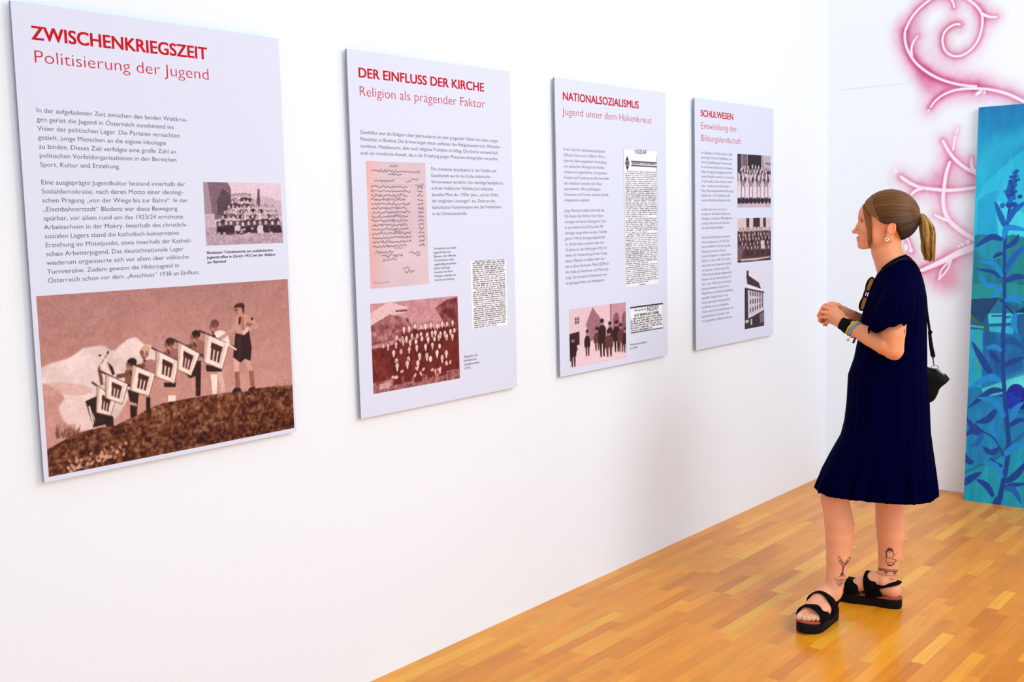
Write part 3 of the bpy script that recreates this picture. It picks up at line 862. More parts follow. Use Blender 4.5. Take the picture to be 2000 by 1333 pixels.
# panel two
p = Panel((675, 96), (996, 139), (1010, 756), (707, 819), 'pale board headed DER EINFLUSS DER KIRCHE with a handwritten list and a red-brown group photo')
p.text('heading', ['DER EINFLUSS DER KIRCHE'], (699.3, 150.4), (945, 177.5), cap=(698.8, 131.9), ink='red_ink', bold=0.026)
p.text('subheading', ['Religion als prägender Faktor'], (700.8, 186.9), (947.3, 209.7), cap=(700.5, 167.8), ink='red_ink_light', offset=-0.012)
p.text('body_text', ['Zweifellos war die Religion über Jahrhunderte ein sehr prägender Faktor im Leben junger', 'Menschen in Bludenz. Die Erinnerungen daran umfassen den Religionsunterricht, Ministran-', 'tendienst, Messbesuche, aber auch religiöse Praktiken im Alltag. Die Kirche verstand sich', 'auch als moralische Anstalt, die in die Erziehung junger Menschen einzugreifen versuchte.'], (702.8, 261.3), (973, 276.1), 0, (704.2, 301.8), offset=-0.006)
p.text('body_text', ['Die christliche Sozialisation in der Familie und', 'Gesellschaft wurde durch das katholische', 'Vereinswesen verstärkt. Der damalige Stadtpfarrer', 'und der Feldkircher Weihbischof schätzten', 'dasselbe Mitte der 1920er Jahre „auf der Höhe', 'der möglichen Leistungen“ ein. Zentrum des', 'katholischen Vereinswesens war das Vereinshaus', 'in der Untersteinstraße.'], (841.6, 333.1), (982.7, 358), 2, (843.9, 420.7), offset=-0.006)
p.picture('document_scan', ((714.7, 315.2), (830.5, 318.3), (837.8, 554.7), (724.3, 565.2)), 170, paint_document, seed=6, label='pinkish scan of a handwritten list')
p.text('caption', ['Verzeichnis von zwölf', 'Jugendlichen aus', 'Bludenz, die 1846 die', 'Christenlehre nicht', 'regelmäßig besuchten.', 'Sechs Lehrlinge', 'mussten mit ihren', 'Meistern deshalb vor', 'Gericht erscheinen.'], (846.6, 488), (891, 486), 0, (848.6, 549.7), ink='black_ink', capf=.56)
p.picture('newspaper_clipping', ((918.8, 510.2), (987.6, 506.7), (991, 637.4), (922.6, 640.6)), 130, paint_newsprint(33, (0, 14, 22), (32,)), seed=8, label='black and white newspaper column')
p.picture('photograph', ((722, 595), (893.1, 577.5), (898.4, 738.9), (730.2, 770.5)), 220, paint_members, seed=9, label='red-brown group photograph of men in dark suits')
p.text('caption', ['Mitglieder des', 'Katholischen', 'Gesellenvereins', '(1910)'], (905.7, 699.7), (932.6, 695), 0, (906.3, 722.2), ink='black_ink', capf=.56)
# panel three
p = Panel((1083, 150), (1299, 183), (1305, 693), (1094, 738), 'pale board headed NATIONALSOZIALISMUS with a tall newspaper column and a street photo')
p.text('heading', ['NATIONALSOZIALISMUS'], (1098.6, 194.9), (1247.2, 211.6), cap=(1098.4, 179.5), ink='red_ink', bold=0.024)
p.text('subheading', ['Jugend unter dem Hakenkreuz'], (1099, 224.2), (1272.8, 241.9), cap=(1098.8, 209.8), ink='red_ink_light', offset=-0.012)
p.text('body_text', ['In der Zeit der nationalsozialistischen', 'Diktatur kam es von 1938 bis 1945 zu', 'einer bis dahin ungeahnten Verbindung', 'von politischer Ideologie und Indokt-', 'rination von Jugendlichen. Die gesamte', 'Freizeit und Erziehung wurden innerhalb', 'des totalitären Systems vom Staat', 'übernommen. Alle unabhängigen', 'Strukturen und Vereine wurden deshalb', 'zwangsweise aufgelöst.'], (1100.7, 294), (1188.6, 350.5), 5, (1102, 393.5), offset=-0.008)
p.text('body_text', ['Junge Menschen sollten innerhalb des', 'NS-Staates dem Einfluss ihrer Eltern', 'entzogen und durch ideologische Schu-', 'le und militärischen Drill auf die NS-', 'Ideologie ausgerichtet werden. Deshalb', 'galt ab 1939 die Zwangsmitgliedschaft', 'für alle Burschen zwischen zehn und', '18 Jahren bei der Hitlerjugend (HJ). Sie', 'diente der Vorbereitung auf den Kriegs-', 'dienst. Mädchen im selben Alter wur-', 'den im Bund Deutscher Mädel (BDM) für', 'ihre Rolle als Hausfrauen und Mütter ge-', 'prägt. Das komplette Schulsystem wur-', 'de gleichgeschaltet und ideologisiert.'], (1102.6, 414.4), (1190, 516), 10, (1104.9, 556.7), offset=-0.008)
c = p.picture('newspaper_clipping', ((1217, 292.3), (1282, 295.8), (1286.3, 554), (1220.7, 561)), 130, paint_clipping_tall, seed=10, label='tall black and white newspaper column')
p.text('clipping_headline', ['NSDAP'], (1240.3, 300.6), (1262.5, 302.4), cap=(1240.3, 292.4), ink='black_ink', parent=c)
p.picture('photograph', ((1110.7, 604.7), (1221.6, 590.7), (1223.5, 698.6), (1113.7, 720.2)), 160, paint_street, seed=11, label='brown photograph of people in a street')
c = p.picture('newspaper_clipping', ((1230.5, 600.5), (1294.4, 591.6), (1296, 642.3), (1232, 653.5)), 120, paint_small_ad, seed=12, label='small newspaper notice')
p.text('clipping_headline', ['NSDAP'], (1263.5, 608.6), (1285.5, 605.2), cap=(1263.5, 599.6), ink='black_ink', parent=c)
p.text('clipping_headline', ['Hier spricht die'], (1239, 608.8), (1261.5, 605.6), cap=(1239, 604.2), ink='black_ink', parent=c)
p.text('caption', ['Waschanstalt in Bludenz', '(um 1940)'], (1230.5, 676), (1263.5, 669.8), 0, (1230.5, 683), ink='black_ink', capf=.56)
# panel four
p = Panel((1356, 191), (1512, 213), (1509, 655), (1360, 684), 'pale board headed SCHULWESEN with three stacked school photos')
p.text('heading', ['SCHULWESEN'], (1368.3, 227), (1431.7, 233.4), cap=(1367.9, 214.5), ink='red_ink', bold=0.024)
p.text('subheading', ['Entwicklung der', 'Bildungslandschaft'], (1368.7, 251), (1447.3, 282.8), 1, (1368.7, 275.3), cap=(1368.7, 238.6), ink='red_ink_light', offset=-0.012)
p.text('body_text', ['Im Gegensatz zu Feldkirch gab es in Blu-', 'denz lange Zeit keine Möglichkeit, eine', 'höhere Schulbildung als Voraussetzung', 'für ein Universitätsstudium zu erlangen.', 'Selbst ein eigenes Schulgebäude für die', 'ersten Schuljahre existierte erst seit dem', '19. Jahrhundert. Zuvor fand der Unter-', 'richt – auf den seit der Schulreform', 'Maria Theresias bestandene Recht gelegt', 'worden war – in Privathäusern oder', 'anderen öffentlichen Gebäuden statt.'], (1369.3, 300.3), (1431.7, 304.6), 0, (1369.7, 393.4), offset=-0.008)
p.text('body_text', ['Es dürfte also immer mehr als ein', 'Anzeiger für die Bludenz Studium und', 'Montafon im Dezember 1889 aufgetauch-', 'te Frage „Was soll nun der Bludenzer', 'mit seinem Söhnen anfangen?“'], (1369.7, 411.5), (1431, 424), 2, (1370.4, 447.9), offset=-0.008)
p.text('body_text', ['Die Gleichschaltung des österreichi-', 'schen Schulsystems in der NS-Zeit', 'führte schließlich zur Entstehung des', 'heutigen Gymnasiums. Dessen', 'Geschichte begann als „Oberschule in', 'Bludenz“ im Jahre 1940. Der Schuler-', 'folg musste nach Kriegsende zunächst', 'neu begonnen werden, und im Mai', '1949 wurde das Bundesrealgymnasium', 'Bludenz vom Staat übernommen. Mit', 'dem in den 1970er Jahren errichteten', 'Bundesschulzentrum wurden neue', 'Möglichkeiten der höheren Schulbildung', 'geschaffen. Ziemlich rasch in den', 'letzten Jahrzehnten viele Jugendliche', 'aus Bludenz und den umliegenden', 'Tälern haben ihre Schulausbildung in der', 'Stadt absolviert und beendet. Viele', 'ihrer Jugendjahre in Bludenz verbracht.'], (1370, 466.6), (1432, 570), 12, (1370.9, 630.4), offset=-0.008)
p.picture('photograph', ((1440, 300.3), (1505.4, 305), (1505.2, 405.7), (1440.5, 405)), 110, paint_girls, seed=13, label='photograph of girls in pale aprons')
p.picture('photograph', ((1440, 425.9), (1505.4, 425.9), (1505.4, 508.2), (1440.8, 513.4)), 110, paint_class, seed=14, label='brownish school class photograph')
p.picture('photograph', ((1454.4, 527.5), (1492.6, 524.5), (1492.2, 636.7), (1454.4, 643.6)), 90, paint_school, seed=15, label='photograph of a school building with dark roof')


# ---------------------------------------------------------------- mural on the back wall
def build_mural():
    y_hi, y_lo, z_hi, z_lo = 2.55, 0.85, 2.92, 0.86
    conv = lambda q: (y_hi - on_back_wall(*q)[0], z_hi - on_back_wall(*q)[1])
    P = Painter(y_hi - y_lo, z_hi - z_lo, 470, conv, 31, WALL_RGB, 1)
    P.k = 0.00282
    A = lambda L: [(1740 + x / 5.5545, y / 5.5545) for x, y in L]
    B = lambda L: [(1720 + x / 3.7045, 240 + y / 3.7045) for x, y in L]
    S = [  # points, width, width at end, halo strength, halo reach
        (A([(162, 330), (180, 285), (225, 200), (300, 105), (390, 28), (470, -25), (620, -70), (760, -45), (870, 20), (940, 80), (985, 150), (995, 230), (980, 340), (940, 450), (870, 540), (780, 600), (700, 613), (630, 588), (580, 530), (562, 440), (580, 360), (640, 295), (700, 268), (750, 266)]), 4.6, 3.8, .85, 17),
        (A([(155, 352), (155, 430), (175, 520), (225, 620), (300, 710), (420, 800), (550, 865), (700, 910), (830, 932), (925, 938)]), 4.4, 4.2, 1.0, 22),
        (A([(985, 148), (1050, 180), (1100, 188), (1145, 186)]), 5, 4.2, .75, 14),
        (A([(640, -25), (675, 25), (690, 80)]), 3.6, 3.6, .8, 13),
        (A([(230, 610), (225, 530), (250, 450), (292, 395)]), 4.6, 3.4, .6, 12),
        (A([(432, 1165), (490, 1090), (590, 1020), (720, 975), (880, 962), (1050, 970), (1180, 995), (1300, 1035), (1450, 1110), (1620, 1230)]), 3.6, 5.5, .9, 20),
        (B([(150, 392), (200, 427), (280, 465), (380, 480), (480, 488), (580, 482), (700, 468), (840, 462)]), 6.4, 6.2, .75, 20),
        (B([(225, 518), (255, 492), (310, 472)]), 5.2, 6, .6, 13),
        (B([(452, 130), (490, 200), (540, 265), (620, 330), (710, 372), (840, 412)]), 5, 7, .75, 17),
        (B([(700, 366), (662, 325), (658, 256)]), 9, 4, .6, 12),
        (B([(500, 286), (475, 370), (460, 470), (453, 560), (465, 640), (500, 710), (580, 780), (690, 845), (840, 905)]), 5.4, 10, .75, 19),
        (B([(395, 668), (440, 690), (495, 708)]), 5, 6, .5, 11),
        (B([(525, 196), (540, 100)]), 3.6, 4.6, .45, 10),
        (B([(547, 74), (560, 38)]), 4, 5, .45, 10),
        (B([(230, 1090), (320, 1058), (440, 1005), (560, 945), (690, 892), (860, 830)]), 5, 16, .85, 24),
        (B([(510, 990), (442, 1062), (424, 1132)]), 3.4, 3.4, .6, 13),
        (B([(512, 990), (484, 1060), (424, 1132)]), 3.4, 3.4, .0, 13),
        (B([(150, 770), (200, 850), (225, 930)]), 4, 4, .6, 16),
    ]
    n = 0.45 + 1.1 * fbm(P.NY, P.NX, 7, 4, P.rg)
    fine = fbm(P.NY, P.NX, 90, 2, P.rg)
    halo = np.zeros((P.NY, P.NX))
    lines = []
    for pts, w1, w2, hs, reach in S:
        Q = P.P(pts)
        Q = spline(Q, max(4, len(Q) * 4)) if len(Q) > 2 else Q
        sg = reach * .85 * P.k
        r = P.dist(Q, 4.2 * sg)
        if r is None: continue
        j0, j1, i0, i1 = r[0]
        h = hs * (0.58 * np.exp(-(r[1] / (0.46 * sg)) ** 2) + 0.30 * np.exp(-(r[1] / (1.55 * sg)) ** 2))
        halo[j0:j1, i0:i1] = 1 - (1 - halo[j0:j1, i0:i1]) * (1 - np.clip(h, 0, .97))
        lines.append((r, w1 * P.k, w2 * P.k))
    for (x, y, rad, st) in ((1848, 545, 30, .5), (1800, 145, 16, .3), (1830, 345, 20, .22), (1815, 165, 20, .3), (1758, 505, 22, .25)):
        c = P.P([(x, y)])[0]; rr = rad * P.k
        d2 = ((P.x[None] - c[0]) ** 2 + (P.y[:, None] - c[1]) ** 2) / rr ** 2
        halo = 1 - (1 - halo) * (1 - st * np.exp(-d2))
    halo = np.clip(halo * n + (fine - .5) * .12 * np.minimum(halo * 3, 1), 0, 1)
    ex = np.minimum(P.x, P.w - P.x)[None]; ey = np.minimum(P.y, P.h - P.y)[:, None]
    halo *= np.clip(np.minimum(ex, ey) / .12, 0, 1) ** 1.5
    halo = np.clip((halo - .03) * 1.03, 0, 1) ** 1.18
    # spray: pale pink into full pink, dirty mauve speckle where it was sprayed twice
    t = halo[..., None]
    base = np.array(WALL_RGB, float); mid = np.array((224, 158, 188)); full = np.array((192, 84, 134))
    P.c = np.where(t < .5, base + (mid - base) * (t / .5), mid + (full - mid) * ((t - .5) / .5))
    grey = np.clip((fbm(P.NY, P.NX, 9, 3, P.rg) - .56) * 5, 0, 1)[..., None] * np.clip(t * (1 - t) * 2.4, 0, 1)
    P.c = P.c * (1 - .4 * grey) + np.array((176, 140, 132)) * .4 * grey
    white = (246, 236, 250)
    for r, w1, w2 in lines:
        hw = (w1 + (w2 - w1) * r[2]) / 2
        px = P.w / P.NX
        edge = np.clip(.5 - (r[1] - hw * 1.35) / (1.6 * px), 0, 1)
        P.put(r[0], edge, (226, 170, 204), .5)
        P.put(r[0], np.clip(.5 - (r[1] - hw) / (1.3 * px), 0, 1), white)
    for c, rx, ry, rot in ((A([(412, 1200)])[0], 2.4, 2.4, 0), (A([(955, 1008)])[0], 7, 3.4, -.5), (A([(1015, 1006)])[0], 2.6, 2.6, 0), (B([(107, 347)])[0], 5.2, 3.2, .8), (B([(565, 893)])[0], 2.2, 2.2, 0), (B([(592, 880)])[0], 2.9, 2.9, 0), (B([(631, 862)])[0], 4.4, 4.4, 0), (B([(185, 900)])[0], 4.2, 7, .1), (B([(220, 922)])[0], 4.4, 4.4, 0)):
        P.ell(c, rx, ry, white, 1, rot, .25)
    keep = np.abs(P.c - base).max(-1) > 0.35
    o = P.grid('mural', lambda X, Y: np.stack([np.full_like(X, BACK_X - 0.0004), y_hi - X, z_hi - Y], -1), M['mural'], None, keep)
    tag(o, 'pink and white sprayed mural of curling vines on the white back wall', 'mural')


build_mural()


# ---------------------------------------------------------------- painting leaning on the back wall
def build_painting():
    yl, base_x, H, Wd, top_x, th = 1.838, 6.0, 2.085, 0.9, 6.118, 0.032
    O = np.array([base_x, yl, 0.0]); E1 = np.array([0, -1.0, 0]); E2 = np.array([top_x - base_x, 0, H]); Hs = np.linalg.norm(E2); E2 = E2 / Hs
    Nn = np.cross(E2, E1); Nn /= np.linalg.norm(Nn)
    if Nn[0] > 0: Nn = -Nn

    def conv(q):
        d = ray(*q); t = ((O - CAM) @ Nn) / (d @ Nn)
        v = CAM + d * t - O
        return v @ E1, Hs - v @ E2
    P = Painter(Wd, Hs, 420, conv, 41, (20, 120, 160), 2)
    P.k = 0.00278
    C = lambda L: [(1880 + x / 3.25, 190 + y / 3.25) for x, y in L]
    D = lambda L: [(1870 + x / 3.176, 580 + y / 3.176) for x, y in L]
    k1 = P.k / 3.25; k0 = P.k
    n = fbm(P.NY, P.NX, 5, 4, P.rg, .5)[..., None]; brush = fbm(P.NY, P.NX, 14, 3, P.rg, 3)[..., None]
    yy = (P.y / Hs)[:, None, None]
    stops = [(0, (0, 112, 166)), (.14, (24, 150, 192)), (.3, (70, 184, 208)), (.42, (40, 160, 190)), (.46, (16, 118, 140)), (.56, (14, 120, 150)), (.75, (6, 116, 168)), (.88, (8, 140, 176)), (1, (14, 150, 178))]
    for (a, ca), (b, cb) in zip(stops[:-1], stops[1:]):
        t = np.clip((yy - a) / (b - a), 0, 1); m = (yy >= a) & (yy <= b)
        P.c = np.where(m, np.array(ca) * (1 - t) + np.array(cb) * t, P.c)
    P.c += (n - .5) * 40 + (brush - .5) * 18
    # sky swirls
    P.stroke(C([(90, 470), (180, 340), (300, 290), (460, 230), (700, 150)]), 26, (96, 196, 214), .5, 16)
    P.poly(C([(95, 640), (140, 560), (240, 460), (330, 380), (450, 310), (700, 260), (900, 330), (900, 870), (95, 870)]), np.clip(np.array((70, 178, 208)) + (n - .5) * 50, 0, 255), .75, True)
    P.poly(C([(98, 660), (150, 615), (228, 592), (212, 680), (215, 780), (238, 880), (92, 880)]), (22, 160, 204), .85)
    P.poly(C([(214, 690), (226, 660), (300, 700), (420, 760), (420, 870), (246, 885), (222, 800)]), (150, 216, 226), .7, True)
    # hills
    P.poly(C([(80, 875), (140, 872), (240, 890), (320, 872), (420, 900), (700, 860), (1100, 900), (1100, 1300), (60, 1300)]), np.clip(np.array((20, 116, 134)) + (brush - .5) * 40, 0, 255), .9)
    P.poly(C([(75, 960), (160, 905), (250, 900), (280, 980), (250, 1020), (140, 1030)]), (24, 150, 180), .7, True)
    P.poly(C([(300, 960), (420, 920), (420, 1120), (290, 1100)]), (26, 134, 132), .7, True)
    P.poly(C([(66, 1180), (180, 1200), (300, 1180), (420, 1200), (800, 1180), (800, 1300), (62, 1290)]), (42, 146, 142), .8)
    # sheds on the slope
    P.poly(D([(85, 20), (270, 10), (420, 90), (900, 60), (900, 320), (70, 300)]), (10, 86, 136), .85)
    P.poly(D([(90, 15), (250, 5), (190, 110), (150, 160), (85, 110)]), (12, 64, 104)); P.poly(D([(255, 10), (290, 30), (330, 90), (340, 110), (190, 105)]), (30, 110, 150)); P.poly(D([(190, 105), (345, 100), (340, 160), (195, 168)]), (126, 192, 206)); P.poly(D([(195, 185), (345, 182), (350, 236), (205, 232)]), (70, 176, 204))
    for L in ([(215, 120), (280, 118)], [(295, 130), (330, 124)]): P.stroke(D(L), 3, (20, 80, 150))
    P.stroke(D([(250, 12), (190, 100)]), 3, (12, 50, 92)); P.stroke(D([(262, 12), (350, 110)]), 3, (12, 50, 92)); P.stroke(D([(360, 104), (420, 96), (700, 80)]), 4, (140, 200, 214)); P.poly(D([(340, 110), (420, 60), (700, 40), (700, 95), (370, 100)]), (14, 44, 92))
    P.stroke(D([(88, 125), (190, 220)]), 5, (150, 96, 44)); P.poly(D([(82, 200), (160, 205), (150, 560), (60, 560)]), np.clip(np.array((36, 160, 196)) + (n - .5) * 60, 0, 255)); P.stroke(D([(128, 215), (122, 340), (128, 480)]), 6, (150, 160, 110), .6, 3); P.stroke(D([(80, 180), (160, 190)]), 4, (120, 190, 210), .8)
    P.poly(D([(160, 210), (420, 240), (420, 470), (270, 520), (160, 500)]), np.clip(np.array((8, 96, 160)) + (brush - .5) * 50, 0, 255), .9)
    P.poly(D([(150, 570), (270, 530), (430, 480), (700, 400), (700, 560), (480, 640), (320, 600), (180, 615)]), (168, 206, 206), .85, True)
    P.ell(D([(440, 580)])[0], 34, 26, (214, 236, 240), .8, 0, .6); P.ell(D([(365, 620)])[0], 18, 24, (14, 30, 150), 1); P.ell(D([(390, 660)])[0], 26, 20, (10, 24, 140), 1); P.ell(D([(350, 660)])[0], 14, 14, (16, 40, 160), 1)
    for k in range(26): P.ell((1980 + P.rg.normal() * 9, 782 + P.rg.normal() * 9), 3, 2.4, (20, 50, 180), 1, P.rg.random() * 3)
    P.poly(D([(60, 690), (280, 690), (430, 700), (900, 640), (900, 1000), (60, 1050)]), np.clip(np.array((8, 124, 178)) + (brush - .5) * 40, 0, 255), .8); P.poly(D([(40, 1080), (180, 1020), (420, 830), (420, 860), (200, 1050), (60, 1110)]), (6, 84, 130), .5)
    P.poly(D([(60, 1090), (250, 1010), (420, 900), (900, 800), (900, 1320), (30, 1300)]), np.clip(np.array((14, 152, 176)) + (brush - .5) * 36, 0, 255), .8)
    # plant: stem, leaves, flower spike
    dk, md, lt = (8, 62, 142), (14, 92, 176), (24, 134, 206)
    st = C([(302, 690), (282, 830), (268, 950), (268, 1120), (265, 1240)]) + D([(293, 60), (282, 330), (290, 560), (310, 800), (318, 920), (300, 1080), (255, 1280)])
    P.stroke(st, 5, dk, 1, 0, True, 9)

    def leaf(f, L, wd, col):
        Q = spline(np.array(f(L), float), 14)
        T = np.gradient(Q, axis=0); T /= np.linalg.norm(T, axis=1, keepdims=True) + 1e-9
        Nn_ = np.stack([-T[:, 1], T[:, 0]], 1)
        w_ = wd * np.sin(np.linspace(.12, 1, 14) * math.pi)[:, None] ** .7
        P.poly([tuple(v) for v in np.vstack([Q + Nn_ * w_, (Q - Nn_ * w_)[::-1]])], col)
    for L, wd, col in (([(275, 830), (245, 760), (205, 655)], 6, md), ([(285, 800), (330, 720), (420, 655)], 6, md), ([(262, 900), (290, 830), (430, 850)], 6, lt), ([(255, 905), (180, 890), (80, 955)], 6, dk), ([(270, 960), (330, 920), (360, 870)], 5, dk), ([(275, 1110), (330, 1010), (430, 920)], 6, md), ([(262, 990), (225, 1000), (190, 1025)], 4, dk), ([(255, 1140), (200, 1060), (105, 1045)], 5, lt), ([(225, 1200), (150, 1190), (112, 1120)], 5, lt), ([(270, 1170), (340, 1140), (430, 1150)], 6, dk), ([(255, 1210), (220, 1240), (170, 1280)], 5, lt), ([(270, 1290), (330, 1260), (430, 1310)], 4, lt), ([(240, 1150), (190, 1110), (80, 1090)], 4, dk)):
        leaf(C, L, wd, col)
    for L, wd, col in (([(295, 25), (350, 20), (410, 50)], 4, lt), ([(362, 100), (350, 170), (375, 235)], 6, lt), ([(275, 335), (230, 310), (170, 322)], 5, lt), ([(262, 410), (220, 360), (200, 330)], 6, dk), ([(290, 430), (350, 400), (420, 375)], 6, dk), ([(215, 490), (160, 400), (88, 272)], 7, dk), ([(270, 525), (200, 500), (60, 575)], 7, lt), ([(278, 580), (200, 590), (60, 695)], 6, dk), ([(295, 745), (230, 650), (120, 625)], 6, lt), ([(240, 700), (190, 760), (110, 780)], 7, dk), ([(160, 835), (110, 830), (58, 745)], 7, dk), ([(160, 835), (100, 830), (40, 865)], 6, dk), ([(165, 835), (130, 900), (85, 930)], 5, md), ([(240, 875), (215, 820), (228, 770)], 5, lt), ([(262, 940), (210, 965), (155, 930)], 6, dk), ([(280, 1050), (240, 1040), (205, 995)], 5, dk), ([(285, 1120), (230, 1040), (150, 1028)], 5, lt), ([(290, 985), (360, 930), (420, 920)], 7, lt), ([(100, 1030), (60, 1010), (38, 955)], 6, dk), ([(30, 1165), (80, 1130), (155, 1085)], 7, dk), ([(225, 1240), (180, 1170), (115, 1130)], 6, dk), ([(300, 1150), (370, 1100), (430, 1020)], 7, dk), ([(285, 1190), (340, 1170), (430, 1160)], 5, dk), ([(290, 1190), (350, 1200), (400, 1290)], 6, md), ([(280, 1230), (240, 1270), (230, 1310)], 6, dk), ([(335, 775), (360, 700), (415, 650)], 6, lt), ([(320, 805), (370, 770), (430, 760)], 5, dk), ([(300, 290), (340, 270), (420, 330)], 7, (8, 80, 150))):
        leaf(D, L, wd, col)
    P.stroke(D([(290, 990), (230, 880), (160, 835), (110, 790)]), 3, dk)
    for k in range(70):
        t = P.rg.random(); x = 305 + (30 - 16 * (1 - t)) * 0 + (t - .5) * -40; y = 465 + 225 * t
        P.ell(C([(338 - 40 * t + P.rg.normal() * (6 + 20 * t), y)])[0], 2 + 3.2 * t, 2 + 2.6 * t, ((8, 74, 160), (16, 96, 184), (10, 60, 140))[k % 3], 1, P.rg.random() * 3)
    # beyond the photo's edge the plant and slope simply go on
    for k in range(40):
        x = 2030 + 260 * P.rg.random(); y = 420 + 560 * P.rg.random()
        leaf(lambda L: L, [(x, y), (x + 20, y - 14), (x + 50 * (P.rg.random() - .2), y - 40 * P.rg.random())], 4, (dk, md, lt)[k % 3])
    P.blur(1)
    P.c = P.c * np.array((.46, 1.0, 1.02)) + (fbm(P.NY, P.NX, 40, 3, P.rg, 2)[..., None] - .5) * 14
    root = empty('painting', (base_x, yl, 0))
    tag(root, 'tall blue painting of a plant leaning against the back wall', 'painting')
    off = O
    P.grid('painted_front', lambda X, Y: np.outer(X, E1) + np.outer(Hs - Y, E2) + Nn * 0.0006, M['canvas_paint'], root)
    b = MB()
    q = [np.zeros(3), E1 * Wd, E1 * Wd + E2 * Hs, E2 * Hs]
    b.add([v for v in q] + [v - Nn * th for v in q], [(0, 1, 2, 3), (7, 6, 5, 4), (0, 4, 5, 1), (1, 5, 6, 2), (2, 6, 7, 3), (3, 7, 4, 0)])
    b.build('stretched_canvas', M['canvas_side'], root, False)


build_painting()


# ---------------------------------------------------------------- the visitor
FACE = YAW + 0.318                  # she stands square across this bearing: seen in profile
AX_U = np.array([math.cos(FACE), -math.sin(FACE), 0.0])      # her back is towards +x of her own frame, she faces -x
AX_A = np.array([math.sin(FACE), math.cos(FACE), 0.0])
BODY_O = np.array([4.018, 1.590, 0.0]) + AX_A * 0.03
HD = float(BODY_O @ AX_A)


def at(px, py, y=0.0):
    """point of the photo at depth y in her own frame"""
    d = ray(px, py)
    P = CAM + d * ((HD + y) / (d @ AX_A))
    q = P - BODY_O
    return np.array([q @ AX_U, q @ AX_A, P[2]])


def to_local(P):
    q = np.asarray(P) - BODY_O
    return np.array([q @ AX_U, q @ AX_A, P[2]])


CAM_L = np.array([(CAM - BODY_O) @ AX_U, (CAM - BODY_O) @ AX_A, CAM_H])
person = empty('person', tuple(BODY_O), -FACE)
tag(person, 'woman with a ponytail in a navy dress standing and reading the wall panels', 'person')


